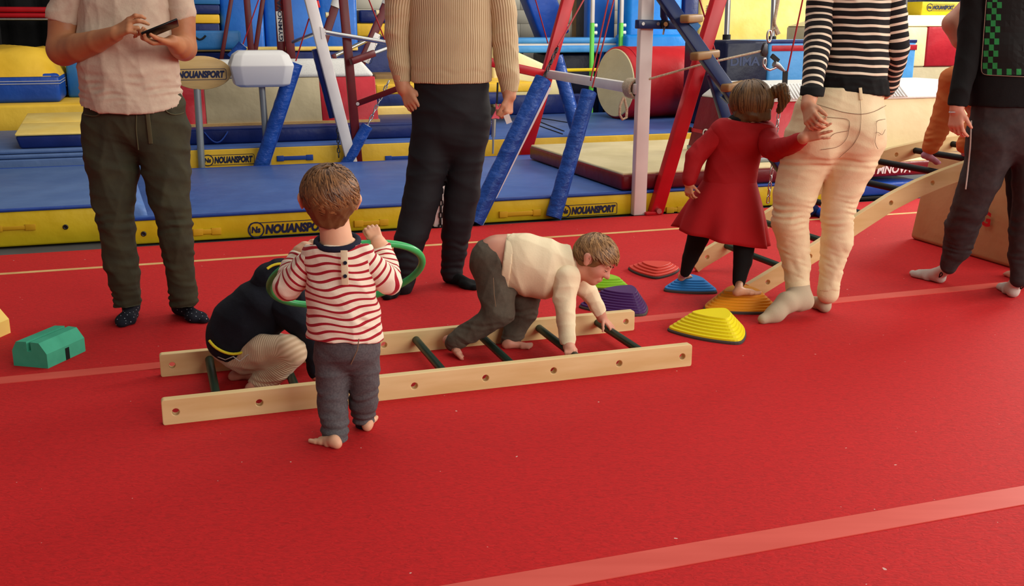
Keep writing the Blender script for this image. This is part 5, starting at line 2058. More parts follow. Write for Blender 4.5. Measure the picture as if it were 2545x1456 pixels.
armR = F.chain([(442, -40, 0, 36), (454, 40, 0, 31), (457, 118, -.02, 29)], k=.02) + F.chain([(457, 120, -.02, 29), (450, 118, -.1, 28), (440, 113, -.17, 22), (428, 104, -.23, 17)], k=.025)
wl, wr = F.p(284, 86, -.25), F.p(428, 103, -.23)
hL = hand_prims(wl, F.p(326, 58, -.28) - wl, (.15, .75, -.65), (0, .4, .9), .175, curls=((8, 48, 25), (25, 38, 15), (50, 65, 40), (55, 70, 45)), spread=5, thumb_out=30, thumb_curl=30)
hR = hand_prims(wr, F.p(378, 104, -.27) - wr, (-.1, -.2, 1), (0, -1, .3), .172, curls=((28, 48, 40), (28, 50, 42), (28, 52, 45), (30, 55, 45)), spread=4, thumb_out=35, thumb_curl=35)
hc = F.p(318, -215, -.02)
hp, HL = head_prims(hc, (0, -.1, 1), (0, -1, -.35), .125)
nk = F.chain([(318, -165, 0, 32), (318, -90, .01, 38)], k=.03)
body = skin_join([(slim(hips, .055) + slim(legL[:-1] + legR[:-1] + torso[:-1] + shoul) + nk, .014, None, 1), (slim(armL[:1], .014) + armL[1:] + hL, .0045, None, 1), (slim(armR[:1], .014) + armR[1:] + hR, .0045, None, 1), (hp + nk, .008, None, 1)])
man = person(body, 'skin_tan', base, 'man in sand coloured t-shirt and olive trousers tapping a phone')
# the hidden body must stay inside the clothes
plain_hair(man, hc, (0, -.1, 1), (0, -1, -.35), .125, 'hair_dark')
eyes(man, HL, .125, (0, -1, -.35))
hem = F.p(330, 252, 0)
sh = garment('t_shirt', [p.grown(.012) for p in torso + shoul], .0065, 'tee_sand', man, cuts=[(hem, (-.02, .25, -1)), (F.p(318, -118), (0, 0, 1))], amp=.006, freq=24, seed=4,
             folds=((hem.z + .05, .04, .028, .005), (hem.z + .1, .05, .045, .004)), axis=(.6, 0, .8))
for sx, ar, hm, nm, rr_ in ((-1, [(205, -52, 0, 43), (163, 40, 0, 46), (155, 80, 0, 46)], (158, 54), (-.28, 0, -1), 0), (1, [(436, -52, 0, 40), (452, 30, 0, 33), (456, 75, 0, 33)], (449, 51), (.2, 0, -1), 0)):
    ch = F.chain(ar, k=.02)
    garment('sleeve', ch, AV_ * .8, 'tee_sand', sh, cuts=[(F.p(*hm), nm)], amp=.003, freq=40, seed=7 + sx)
tr = garment('trousers', [p.grown(.004) for p in hips + legL + legR], AV_ * .85, 'trouser_olive', man, cuts=[(F.p(318, 760, .03), (0, 0, -1)), (hem + Vector((0, 0, .06)), (0, 0, 1))], amp=.006, freq=24, seed=11,
             folds=((F.p(290, 545).z, .05, .05, .006), (F.p(290, 400).z, .07, .06, .003), (F.p(318, 740).z, .05, .032, .006), (F.p(300, 660).z, .08, .05, .003)), axis=(.3, 0, 1))
# drawstring, fly and pockets on the trousers
dY = -.168
TV = wverts(tr)
obj('drawstring', MB().bar(on_back(F, [(366, 276)], TV, .004)[0], on_back(F, [(375, 357)], TV, .004)[0], .018, .004, up=DEP, bev=.001), 'stitch_olive', tr)
TV = wverts(tr)
stitch('fly', [(340, 272), (338, 320), (344, 372)], tr, TV, .0028, 'stitch_olive')
stitch('pocket_seam', [(209, 284), (238, 291), (256, 280), (263, 256)], tr, TV, .0025, 'stitch_olive')
stitch('pocket_seam', [(457, 280), (435, 288), (414, 280), (404, 264)], tr, TV, .0025, 'stitch_olive')
for (h_, t_, an, sd) in (((334, 776), (306, 815), (318, 738), 1), ((437, 778), (512, 806), (457, 738), -1)):
    heel, toe = gp(*h_), gp(*t_)
    fp = foot_prims(heel, toe, min(.275, (toe - heel).length + .03), toes=False, ankle=F.p(an[0], an[1], .03), side=sd)
    so = garment('sock', fp, .006, 'sock_navy', man, cuts=[((0, 0, .001), (0, 0, -1))])
    dots_on(so, fp, None, 60, 5 + sd, 'dot_white', .0022)
# phone
pc = F.p(398, 73, -.275)
ld_ = (F.p(437, 58, -.25) - F.p(358, 90, -.30)).normalized()
wd_ = Vector((.25, -.8, .35))
wd_ = (wd_ - ld_ * wd_.dot(ld_)).normalized()
nn_ = ld_.cross(wd_).normalized()
ph = thing('phone', pc, 'black smartphone resting in the hand of the man', 'phone')
P8 = [pc + ld_ * a * .078 + wd_ * b * .037 + nn_ * c * .0045 for c in (-1, 1) for a, b in ((-1, -1), (1, -1), (1, 1), (-1, 1))]
obj('case', MB().box8(P8, .003), 'phone_black', ph)
sg = 1 if nn_.z > 0 else -1
P8 = [pc + ld_ * a * .073 + wd_ * b * .033 + nn_ * (sg * (.0046 + .0005 * c)) for c in (-1, 1) for a, b in ((-1, -1), (1, -1), (1, 1), (-1, 1))]
obj('screen', MB().box8(P8), 'phone_screen', ph)

# ================================================================== man in knitted sweater
F = Fig(5.40)
base = Vector((F.p(1070, 720).x, 5.35, 0))
hips = F.chain([(1121, 190, 0, 90), (1122, 265, 0, 95), (1120, 315, 0, 92)], k=.03, n=DEP, s=.66)
legL = F.chain([(1078, 310, 0, 52), (1066, 400, -.02, 50), (1052, 470, -.05, 45), (1036, 540, -.08, 42), (1018, 600, -.12, 38), (1010, 660, -.15, 32), (1000, 712, -.18, 25)], k=.02)
legR = F.chain([(1165, 310, 0, 52), (1157, 400, 0, 43), (1148, 480, 0, 42), (1138, 540, 0, 38), (1131, 600, .01, 33), (1126, 650, .02, 28), (1123, 672, .02, 26)], k=.02)
torso = F.chain([(1120, -150, 0, 80), (1120, -90, 0, 100), (1120, 0, 0, 98), (1121, 100, 0, 97), (1122, 212, 0, 95)], k=.03, n=DEP, s=[.6, .64, .66, .68])
shoul = F.chain([(1012, -110, 0, 38), (1120, -140, 0, 40), (1226, -110, 0, 38)], k=.05)
armL = F.chain([(1004, -85, 0, 38), (990, 20, 0, 35), (988, 110, .01, 29), (996, 190, -.02, 20), (1003, 220, -.03, 18)], k=.02)
armR = F.chain([(1236, -85, 0, 36), (1250, 20, 0, 33), (1254, 110, .01, 31), (1262, 190, -.02, 23), (1266, 238, -.04, 17)], k=.02)
wl, wr = F.p(1004, 214, -.03), F.p(1266, 236, -.04)
hL = hand_prims(wl, F.p(1032, 282, -.07) - wl, (.5, .75, 0), (.8, -.3, .2), .185, curls=((14, 18, 12), (18, 20, 12), (22, 24, 14), (26, 26, 16)), spread=4, thumb_out=28, thumb_curl=25)
hR = hand_prims(wr, F.p(1262, 300, -.06) - wr, (-.8, .4, 0), (-.5, -.8, 0), .175, curls=((45, 75, 45), (50, 75, 50), (55, 75, 50), (60, 75, 50)), spread=3, thumb_out=25, thumb_curl=40)
hc = F.p(1120, -275, -.02)
hp, HL = head_prims(hc, (0, -.1, 1), (.25, -1, -.3), .125)
nk = F.chain([(1120, -225, 0, 30), (1120, -140, .01, 36)], k=.03)
body = skin_join([(slim(hips, .055) + slim(legL[:-1] + legR[:-1] + torso[:-1] + shoul) + nk, .014, None, 1), (slim(armL[:-1], .016) + armL[-1:] + hL, .0045, None, 1), (slim(armR[:-1], .016) + armR[-1:] + hR, .0045, None, 1), (hp + nk, .008, None, 1)])
man2 = person(body, 'skin_warm', base, 'man in cream ribbed sweater and black joggers with arms hanging down')
plain_hair(man2, hc, (0, -.1, 1), (.25, -1, -.3), .125, 'hair_dark')
eyes(man2, HL, .125, (.25, -1, -.3))
hem = F.p(1121, 203, 0)
spine = F.line([(1120, -120, 0), (1121, 212, 0)])
# cuffed lower band of the sweater narrows under a soft roll
band = F.chain([(1121, 165, 0, 98), (1121, 215, 0, 96)], k=.01, n=DEP, s=.7)
swt = garment('sweater', [p.grown(.012) for p in torso + shoul] + [p.grown(.004) for p in band], AV_ * .85, 'knit_cream', man2,
              cuts=[(hem, (0, .05, -1)), (F.p(1120, -165), (0, 0, 1))], amp=.003, freq=14, seed=3, folds=((F.p(1121, 170).z, .02, .05, .006),), arc=spine, ribr=.17)
for ar, hm, nm in (([(1010, -95, 0, 41), (992, 20, 0, 38), (989, 100, .01, 32), (995, 165, -.01, 28), (1001, 208, -.02, 21)], (1000, 205), (.12, 0, -1)),
                   ([(1230, -95, 0, 39), (1248, 20, 0, 36), (1254, 100, .01, 34), (1262, 180, -.02, 29), (1267, 232, -.03, 22)], (1267, 230), (.08, 0, -1))):
    ln = F.line([q[:3] for q in ar])
    garment('sleeve', F.chain(ar, k=.02), AV_ * .8, 'knit_cream', swt, cuts=[(F.p(*hm, -.02), nm)], amp=.004, freq=22, seed=ar[0][0], arc=ln, ribr=.06, axis=(0, 0, 1))
garment('joggers', [p.grown(.004) for p in hips + legL + legR], AV_, 'black_jog', man2, cuts=[(hem + Vector((0, 0, .06)), (0, 0, 1))], amp=.004, freq=20, seed=21,
        folds=((F.p(1130, 620).z, .06, .045, .005), (F.p(1010, 660).z, .05, .04, .005)), axis=(.2, 0, 1))
for (h_, t_, an, dy, sd) in (((1105, 700), (1194, 722), (1123, 672), .02, 1), ((1008, 716), (958, 744), (1000, 706), -.18, -1)):
    heel, toe = gp(*h_), gp(*t_)
    Ln = .27
    toe = heel + (toe - heel).normalized() * Ln
    garment('sock', foot_prims(heel, toe, Ln, toes=False, ankle=F.p(an[0], an[1], dy), side=sd), .006, 'black_sock', man2, cuts=[((0, 0, .001), (0, 0, -1))])
obj('paper_slip', MB().bar(F.p(1258, 285, -.08), F.p(1266, 306, -.08), .03, .003, up=DEP), 'logo_white', label='small white card in the closed hand of the man in the sweater', cat='card')

# ================================================================== toddler with hoop
F = Fig(3.27)
base = Vector((F.p(850, 1100).x, 3.3, 0))
hips = F.chain([(866, 800, 0, 72), (864, 850, 0, 76)], k=.03, n=DEP, s=.8)
legL = F.chain([(824, 875, 0, 43), (825, 940, 0, 39), (826, 1000, 0, 36), (831, 1050, -.01, 34), (834, 1080, -.02, 32), (832, 1100, -.03, 26)], k=.015)
legR = F.chain([(902, 875, .01, 42), (905, 940, .03, 37), (904, 1000, .06, 33), (903, 1030, .08, 30), (906, 1056, .1, 22)], k=.015)
torso = F.chain([(842, 625, 0, 62), (845, 665, 0, 76), (847, 720, 0, 80), (852, 785, 0, 86), (858, 845, 0, 90)], k=.03, n=DEP, s=[.66, .68, .74, .76])
shoul = F.chain([(790, 630, .01, 30), (842, 612, .01, 30), (895, 628, .01, 30)], k=.03)
armL = F.chain([(778, 645, .01, 33), (735, 690, .03, 35), (716, 714, .04, 33)], k=.02) + F.chain([(716, 712, .04, 33), (726, 672, .09, 29), (748, 628, .13, 22), (758, 618, .14, 19)], k=.015)
armR = F.chain([(908, 645, .01, 33), (950, 685, .03, 34), (966, 702, .04, 31)], k=.02) + F.chain([(966, 700, .04, 31), (958, 660, .08, 28), (944, 612, .12, 23), (940, 604, .12, 20)], k=.015)
wl, wr = F.p(752, 626, .135), F.p(942, 606, .12)
hL = hand_prims(wl, F.p(790, 600, .15) - wl, (.3, .6, -.75), (0, .4, .9), .1, curl=(35, 45, 35), spread=5, thumb_out=40, k=.004)
hR = hand_prims(wr, F.p(929, 578, .13) - wr, (-.2, .9, -.2), (-1, 0, .2), .105, curl=(48, 70, 55), spread=4, thumb_out=25, thumb_curl=35, k=.004)
hc = F.p(819, 494, .0)
HU, HF, HR = Vector((.05, .06, 1)), Vector((-.22, 1, 0)), .1
hp, HL = head_prims(hc, HU, HF, HR)
nk = F.chain([(830, 545, 0, 36), (838, 612, 0, 42)], k=.03)
fL = foot_prims(gp(846, 1116), gp(772, 1092), .128, ankle=F.p(832, 1098, -.03), side=-1, wd=1.1)
fR = foot_prims(gp(912, 1074), gp(922, 1036), .128, ankle=F.p(907, 1056, .1), side=1, wd=1.1)
core = slim(hips + legL + legR + shoul + armL + armR, .014) + slim(torso[:-1], .016) + slim(torso[-1:], .04)
body = skin_join([(core, .009, None, 1), (hp + nk, .0042, None, 1), (hL + slim(armL[-2:-1], .012) + armL[-1:], .0028, None, 1), (hR + slim(armR[-2:-1], .012) + armR[-1:], .0028, None, 1), (fL, .0032, None, 1), (fR, .0032, None, 1)])
tod = person(body, 'skin_fair', base, 'toddler in red and cream striped shirt seen from behind holding a hoop')
eyes(tod, HL, HR, HF)


def kid_hair(parent, c, up, fwd, R, material, n, seed, cuts, region, length=.55, lift=.035, whorl=(0, -.45, .9), extra=(), rad=.88):
    (V, Q), L = hair_cap(c, up, fwd, R, cuts=cuts, vox=R * .055, extra=extra, rad=rad, ears=True)
    V = wrinkle(V, Q, R * .03, 9 / R, seed)
    cap = quads(V, Q)
    wv = Vector(whorl).normalized()

    def flow(v):
        f = v - wv * v.dot(wv)
        return f + wv.cross(v) * .6 + Vector((0, 0, -.5))
    st = hair_strands(c, up, fwd, R, region, length, n, seed, width=R * .034, lift=lift, flow=flow, rad=(rad + .015, rad + .08, rad + .02), zoff=.18)
    h = obj('hair', join([cap, st]), material, parent)
    return h


kid_hair(tod, hc, HU, HF, HR, 'hair_brown', 1500, 3,
         cuts=[((0, -.5, -.92), (0, .5, -1)), ((0, .62, .1), (0, 1, -.35))], extra=(((-.24, -.34, -.2), (-.2, -.3, -.6), .46, .34, .25), ((.24, -.34, -.2), (.2, -.3, -.6), .46, .34, .25)),
         region=lambda v: v.z > -.62 + .6 * max(v.y, 0) and not (v.y > .5 and v.z < .45) and not (abs(v.x) > .72 and v.z < .12 and v.y > -.4), length=.55)
collar_pts = [F.p(838, 606, .0) + Vector((math.cos(a) * .066, math.sin(a) * .06 + .003, .014 * math.sin(a) + .007)) for a in [i * math.pi / 14 for i in range(28)]]
hem = F.p(858, 842, 0)
wt_, wb_ = F.p(842, 600), F.p(858, 850)


def tod_arc(V):
    x = (V[:, 0] - wt_.x)
    return V[:, 2] * .98 + .006 * np.sin(x * 40 + V[:, 2] * 30) + .02 * np.maximum(0, -(x - .0)) * 0 - .03 * x


shirt = garment('striped_shirt', [p.grown(.008) for p in torso + shoul], .0048, 'stripe_red', tod, cuts=[(hem, (-.05, -.12, -1)), (F.p(838, 607), (0, .18, 1))], amp=.0035, freq=34, seed=6,
                folds=((F.p(858, 780).z, .06, .05, .004),), axis=(.5, 0, .8), zarc=tod_arc)
obj('collar', MB().tube(collar_pts, .0105, 10, closed=True), 'navy_cuff', shirt)
for ar, cut in (([(782, 642, .01, 34), (735, 690, .03, 37), (716, 712, .04, 36), (724, 675, .085, 32), (742, 640, .12, 27), (750, 630, .13, 25)], (F.p(748, 632, .13), F.p(760, 612, .14) - F.p(740, 645, .12))),
                ([(902, 642, .01, 34), (948, 685, .03, 37), (965, 700, .04, 34), (960, 662, .08, 31), (944, 618, .12, 27), (942, 604, .12, 26)], (F.p(943, 611, .12), F.p(938, 595, .12) - F.p(946, 620, .12)))):
    ln = F.line([q[:3] for q in ar])
    garment('sleeve', F.chain(ar, k=.012), .0045, 'stripe_red', shirt, cuts=[cut], amp=.003, freq=50, seed=int(ar[0][0]), arc=ln, aoff=.011)
obj('placket', MB().bar(F.p(855, 622, -.083), F.p(858, 708, -.092), .022, .003, up=DEP, bev=.001), 'cream_sweat', shirt)
for y in (653, 686):
    c_ = F.p(858, y, -.094 if y > 670 else -.09)
    obj('button', MB().tube([c_ + Vector((0, -.004, 0)), c_], .006, 12), 'navy_cuff', shirt)
pants = garment('joggers', [p.grown(.003) for p in hips + legL[:-1] + legR[:-1]], .0048, 'grey_jog', tod, cuts=[(F.p(860, 806), (0, 0, 1))], amp=.003, freq=40, seed=9,
                folds=((F.p(830, 1060).z, .03, .03, .004), (F.p(830, 990, 0).z, .04, .035, .003), (F.p(860, 920).z, .04, .05, .002)), axis=(.2, 0, 1))
obj('seam', MB().tube([F.p(892, 842, -.096), F.p(888, 870, -.099), F.p(872, 905, -.075)], .0018, 6), 'stitch_dark', pants)
garment('cuff', F.chain([(833, 1078, -.02, 28), (832, 1104, -.03, 27)], k=.01), .0045, 'navy_cuff', pants, cuts=[(F.p(832, 1105, -.03), (0, 0, -1))])
garment('cuff', F.chain([(904, 1034, .08, 24), (906, 1058, .1, 22)], k=.01), .0045, 'navy_cuff', pants, cuts=[(F.p(906, 1060, .1), (0, 0, -1))])
# hoops
hcn = F.p(860, 684, .26)
kx = mpp(hcn)
Av = Vector((190 * kx, 0, 40 * kx))
Bv = Vector((0, -.155, 94 * kx * 1.0))
pts = [hcn + Av * math.cos(a) + Bv * math.sin(a) for a in [i * math.pi / 40 for i in range(80)]]
obj('hula_hoop', MB().tube(pts, .0122, 14, closed=True), 'hoop_green', label='green plastic hoop held up by the toddler', cat='hoop')
# ================================================================== child crouching in hoodie
F = Fig(3.78)
base = Vector((F.p(640, 970).x, 3.78, 0))
torso = F.chain([(590, 836, .05, 72), (608, 805, .05, 74), (645, 770, .07, 70), (690, 752, .1, 62), (720, 752, .12, 50)], k=.03, n=DEP, s=1.0)
hips = F.chain([(588, 866, .07, 56), (598, 878, .07, 56)], k=.03)
thighL = F.chain([(606, 884, .02, 45), (660, 874, -.04, 42), (716, 866, -.07, 34), (726, 872, -.07, 31)], k=.02)
shinL = F.chain([(728, 878, -.07, 29), (690, 922, -.06, 28), (648, 950, -.05, 25), (640, 958, -.05, 22)], k=.02)
thighR = F.chain([(610, 880, .16, 48), (690, 870, .2, 40), (720, 872, .2, 34)], k=.02)
shinR = F.chain([(718, 874, .2, 32), (660, 905, .17, 26), (606, 926, .14, 20)], k=.02)
armN = F.chain([(712, 772, .02, 36), (760, 812, -.02, 30), (776, 850, -.01, 26), (790, 930, .02, 19)], k=.02)
armF = F.chain([(712, 765, .2, 34), (770, 815, .22, 28), (800, 900, .22, 20)], k=.02)
hc = F.p(745, 722, .14)
HU, HF, HR = Vector((.35, 0, .8)), Vector((.85, .25, -.45)), .098
hp, HL = head_prims(hc, HU, HF, HR)
wl, wr = F.p(790, 930, .02), F.p(800, 900, .22)
hL = hand_prims(wl, (.2, 0, -1), (0, 1, 0), (1, 0, 0), .095, curl=(30, 40, 30), k=.004)
hR = hand_prims(wr, (.2, 0, -1), (0, -1, 0), (1, 0, 0), .095, curl=(30, 40, 30), k=.004)
fL = foot_prims(gp(610, 976), gp(694, 968), .135, ankle=F.p(642, 952, -.05), side=-1, wd=1.05)
fR = foot_prims(gp(568, 946), gp(640, 940), .13, ankle=F.p(606, 926, .14), side=1, wd=1.05, toes=False)
core = slim(torso + hips + thighL + shinL + thighR + shinR + armN + armF, .014)
body = skin_join([(core, .009, None, 1), (hp + F.chain([(722, 750, .12, 26), (738, 735, .13, 26)]), .005, None, 1), (hL + armN[-1:], .003, None, 1), (hR + armF[-1:], .003, None, 1), (fL, .0035, None, 1), (fR, .004, None, 1)])
kid = person(body, 'skin_rosy', base, 'child crouching inside the flat ladder in navy hoodie and cream trousers')
eyes(kid, HL, HR, HF)
plain_hair(kid, hc, HU, HF, HR, 'hair_light')
hood = garment('hoodie', [p.grown(.009) for p in torso] + F.chain([(700, 748, .09, 56), (668, 705, .08, 38), (690, 690, .09, 34)], k=.03), .0055, 'hoodie_navy', kid,
               cuts=[(F.p(578, 850, .06), (-.04, .5, -1))], amp=.003, freq=26, seed=31, axis=(.5, 0, .8))
hd_ = garment('hood', F.chain([(650, 712, .06, 30), (668, 690, .07, 36), (700, 680, .09, 38), (735, 690, .1, 40)], k=.03) + F.chain([(650, 718, .06, 26), (700, 725, .05, 30), (740, 735, .06, 30)], k=.02), .0055, 'hoodie_navy', hood, amp=.003, freq=30, seed=5)
stitch('hood_trim', [(664, 668), (674, 660), (690, 655), (706, 655), (718, 660)], hood, wverts(hd_), .005, 'piping_yellow', .001)
for ar in ([(705, 768, .03, 42), (758, 812, -.02, 35), (776, 850, -.01, 30), (788, 922, .02, 22)], [(705, 762, .18, 40), (768, 815, .22, 32), (798, 890, .22, 23)]):
    garment('sleeve', F.chain(ar, k=.02), .0055, 'hoodie_navy', hood, amp=.003, freq=36, seed=int(ar[1][0]))
stitch('hem_piping', [(520, 846), (530, 860), (548, 872), (570, 880), (590, 880), (612, 873), (632, 860), (646, 847)], hood, wverts(hood), .0055, 'piping_yellow', .001)
leg_line = F.line([(600, 885, 0), (660, 876, -.04), (722, 870, -.07), (690, 920, -.06), (645, 955, -.05)])
pn = garment('trousers', [p.grown(.005) for p in hips + thighL + shinL + thighR + shinR], .0052, 'rib_cream', kid, cuts=[(F.p(640, 960, -.05), (-.55, -.1, -1))], amp=.003, freq=40, seed=8, arc=leg_line, ribr=.05,
             folds=((F.p(650, 945, -.05).z, .03, .022, .003),))
obj('lace_trim', MB().tube([F.p(540, 886, -.04), F.p(560, 894, -.075), F.p(580, 886, -.09), F.p(596, 898, -.095), F.p(612, 884, -.09), F.p(640, 868, -.08)], .0018, 6), 'sock_white', pn)

# ================================================================== boy crawling over the ladder
F = Fig(4.18)
base = Vector((F.p(1280, 860).x, 4.18, 0))
hips = F.chain([(1228, 650, .05, 60), (1262, 656, .05, 68), (1285, 662, .05, 66)], k=.03, n=DEP, s=.95)
torso = F.chain([(1262, 652, .05, 62), (1300, 655, .05, 74), (1350, 668, .05, 74), (1398, 668, .05, 62), (1425, 668, .05, 46)], k=.03, n=DEP, s=.88)
legN = F.chain([(1232, 690, .02, 50), (1236, 735, -.01, 43), (1240, 772, -.03, 36)], k=.02) + F.chain([(1240, 774, -.03, 34), (1190, 812, -.02, 27), (1130, 848, -.01, 21), (1122, 854, 0, 19)], k=.02)
legF = F.chain([(1280, 690, .12, 48), (1303, 740, .12, 38), (1304, 772, .12, 32), (1280, 820, .12, 25), (1268, 848, .11, 20)], k=.02)
armN = F.chain([(1406, 690, -.03, 30), (1401, 740, -.06, 24), (1405, 790, -.09, 21), (1413, 850, -.13, 15), (1414, 862, -.15, 15)], k=.02)
armF = F.chain([(1430, 690, .13, 28), (1466, 728, .15, 19), (1484, 760, .16, 16), (1496, 790, .17, 13)], k=.02)
hc = F.p(1476, 645, .03)
HU, HF, HR = Vector((.56, .05, .8)), Vector((.72, -.42, -.62)), .098
hp, HL = head_prims(hc, HU, HF, HR)
nk = F.chain([(1412, 668, .05, 34), (1448, 664, .04, 33)], k=.02)
wl, wr = F.p(1413, 852, -.14), F.p(1496, 786, .17)
hL = hand_prims(wl, F.p(1416, 872, -.17) - wl, (0, .5, -.9), (.9, .3, 0), .1, curl=(50, 75, 60), spread=3, thumb_out=35, thumb_curl=45, k=.004)
hR = hand_prims(wr, F.p(1528, 822, .16) - wr, (-.4, .2, -.8), (-.4, -.6, -.6), .105, curls=((10, 10, 10), (5, 10, 10), (5, 8, 8), (5, 8, 8)), spread=9, thumb_out=55, thumb_curl=15, k=.004)
fN = foot_prims(F.p(1098, 846, .02), F.p(1145, 894, -.06), .15, up=(.75, .1, .62), ankle=F.p(1124, 852, 0), side=1, wd=1.05)
fF = foot_prims(gp(1248, 866), gp(1334, 864), .138, ankle=F.p(1268, 846, .11), side=-1, wd=1.05)
core = slim(hips + torso + legN + legF + armN + armF, .013)
lower_back = F.chain([(1240, 640, .05, 60), (1300, 645, .05, 66)], k=.03, n=DEP, s=.88)
body = skin_join([(core + [p.grown(-.005) for p in lower_back], .008, None, 1), (hp + nk, .0042, None, 1), (hL + armN[-2:], .0028, None, 1), (hR + armF[-1:], .0028, None, 1), (fN, .003, None, 1), (fF, .003, None, 1)])
boy = person(body, 'skin_rosy', base, 'boy in cream sweatshirt crawling on hands and feet along the flat ladder')
eyes(boy, HL, HR, HF, True)
kid_hair(boy, hc, HU, HF, HR, 'hair_light', 1500, 8,
         cuts=[((0, 0, -.42), (0, .5, -1)), ((0, .6, .32), (0, 1, -.35))],
         region=lambda v: v.z > -.3 + .5 * max(v.y, 0) and not (v.y > .55 and v.z < .35) and not (abs(v.x) > .72 and v.z < .12 and v.y > -.4), length=.6, whorl=(.1, -.5, .85))
jum = garment('sweatshirt', F.chain([(1240, 650, .05, 68), (1300, 655, .05, 77), (1350, 668, .05, 77), (1398, 668, .05, 64), (1425, 668, .05, 47)], k=.02, n=DEP, s=.97), .005, 'cream_sweat', boy, cuts=[(F.p(1252, 655, .05), (-1, 0, .14)), (F.p(1426, 668, .05), (1, 0, .1))], amp=.004, freq=26, seed=14,
              axis=(.8, 0, .4))
garment('waistband', F.chain([(1240, 650, .05, 69.5), (1290, 656, .05, 76)], k=.01, n=DEP, s=.98), .005, 'cream_sweat', jum, cuts=[(F.p(1248, 655, .05), (-1, 0, .14)), (F.p(1270, 655, .05), (1, 0, -.14))])
garment('neckband', F.chain([(1421, 668, .05, 49), (1431, 667, .05, 44)], k=.01, n=DEP, s=.9), .0045, 'taupe_pants' if False else 'cream_sweat', jum, cuts=[(F.p(1433, 667, .05), (1, 0, .1)), (F.p(1419, 667, .05), (-1, 0, 0))])
for ar, cut in (([(1408, 690, -.03, 37), (1402, 740, -.06, 28), (1406, 790, -.09, 25), (1412, 838, -.125, 21), (1413, 858, -.14, 18)], ((1413, 856, -.14), (.05, -.1, -1))),
                ([(1430, 690, .13, 32), (1466, 728, .15, 22), (1484, 760, .16, 20), (1494, 780, .165, 17)], ((1492, 780, .165), (.5, 0, -1)))):
    sl = garment('sleeve', F.chain(ar, k=.015), .0046, 'cream_sweat', jum, cuts=[(F.p(*cut[0]), cut[1])], amp=.0035, freq=40, seed=int(ar[1][0]))
pt = garment('joggers', [p.grown(.005) for p in hips + legN[:-1] + legF], .005, 'taupe_pants', boy, cuts=[(F.p(1243, 655, .05), (.93, 0, .42))] if False else [], amp=.004, freq=30, seed=17,
             folds=((F.p(1240, 790, 0).z, .03, .03, .003), (F.p(1268, 845, .11).z, .03, .02, .002)),
             fn=lambda D, X, Y, Z, a=F.p(1224, 580, .05), b=F.p(1262, 690, .05): np.where((Z > b.z - .02), np.maximum(D, ((X - b.x) * (a.z - b.z) - (Z - b.z) * (a.x - b.x)).astype(np.float32) / 1.0), D))
garment('cuff', F.chain([(1142, 842, -.01, 25), (1127, 852, 0, 22)], k=.01), .0045, 'taupe_pants', pt)
obj('seam', MB().tube([F.p(1226, 690, -.085), F.p(1228, 730, -.105), F.p(1232, 762, -.1)], .0016, 6), 'stitch_dark', pt)

# ================================================================== girl in red dress
F = Fig(5.02)
base = Vector((F.p(1780, 730).x, 5.02, .06))
torso = F.chain([(1845, 318, .0, 46), (1836, 350, 0, 60), (1824, 400, 0, 58), (1815, 445, 0, 58)], k=.03, n=DEP, s=.72)
shoul = F.chain([(1792, 328, 0, 26), (1848, 306, .01, 26), (1898, 326, 0, 26)], k=.03)
armL = F.chain([(1786, 336, 0, 27), (1742, 376, .0, 23), (1728, 390, -.01, 22), (1714, 440, -.04, 17), (1712, 452, -.05, 14)], k=.02)
armR = F.chain([(1902, 330, 0, 28), (1916, 366, -.08, 26), (1930, 376, -.14, 25), (1975, 356, -.36, 19), (1998, 342, -.46, 14)], k=.02)
legL = F.chain([(1760, 520, .08, 34), (1735, 590, .12, 27), (1716, 640, .15, 20), (1703, 676, .17, 13)], k=.02)
legR = F.chain([(1838, 520, .0, 36), (1850, 600, -.04, 28), (1846, 650, -.06, 23), (1836, 700, -.08, 16)], k=.02)
hc = F.p(1868, 258, .02)
HU, HF, HR = Vector((-.05, .2, 1)), Vector((.25, 1, -.3)), .1
hp, HL = head_prims(hc, HU, HF, HR)
nk = F.chain([(1862, 285, .0, 24), (1850, 312, .0, 28)], k=.02)
wl, wr = F.p(1712, 452, -.05), F.p(1998, 342, -.46)
hL = hand_prims(wl, (.05, 0, -1), (.6, .6, 0), (.6, -.4, 0), .105, curl=(25, 30, 25), k=.004)
hR = hand_prims(wr, F.p(2062, 318, -.53) - wr, (.2, .9, -.1), (-.5, 0, .8), .135, curls=((6, 8, 8), (6, 8, 8), (6, 8, 8), (10, 12, 10)), spread=15, thumb_out=55, k=.004)
fL = foot_prims(gp(1690, 700, .055), gp(1716, 684, .055), .14, ankle=F.p(1703, 678, .17), side=-1)
fR = foot_prims(gp(1822, 737, .086), gp(1890, 728, .086), .15, ankle=F.p(1838, 702, -.08), side=1)
core = slim(torso + shoul + armL + armR + legL + legR, .012) + [Prim(F.p(1815, 440), F.p(1805, 520), .07, .08, .03)]
body = skin_join([(core, .009, None, 1), (hp + nk, .005, None, 1), (hL + armL[-1:], .003, None, 1), (hR + armR[-1:], .003, None, 1), (fL, .0035, None, 1), (fR, .0035, None, 1)])
girl = person(body, 'skin_warm', base, 'girl in red dress and black leggings stepping over the coloured stones')
eyes(girl, HL, HR, HF)
up_, fw_ = HU.normalized(), HF
(Vh, Qh), L_ = hair_cap(hc, HU, HF, HR, cuts=[((0, 0, -.8), (0, .25, -1)), ((0, .55, 0), (0, 1, .1))], vox=.0055, rad=.92,
                        extra=(((-.4, -.25, 0), (-.44, -.3, -.66), .5, .42, .2), ((.4, -.25, 0), (.44, -.2, -.66), .5, .42, .2), ((0, -.4, 0), (0, -.48, -.5), .55, .44, .2)))
Vh = wrinkle(Vh, Qh, .003, 90, 4, axis=(1, 0, 0))
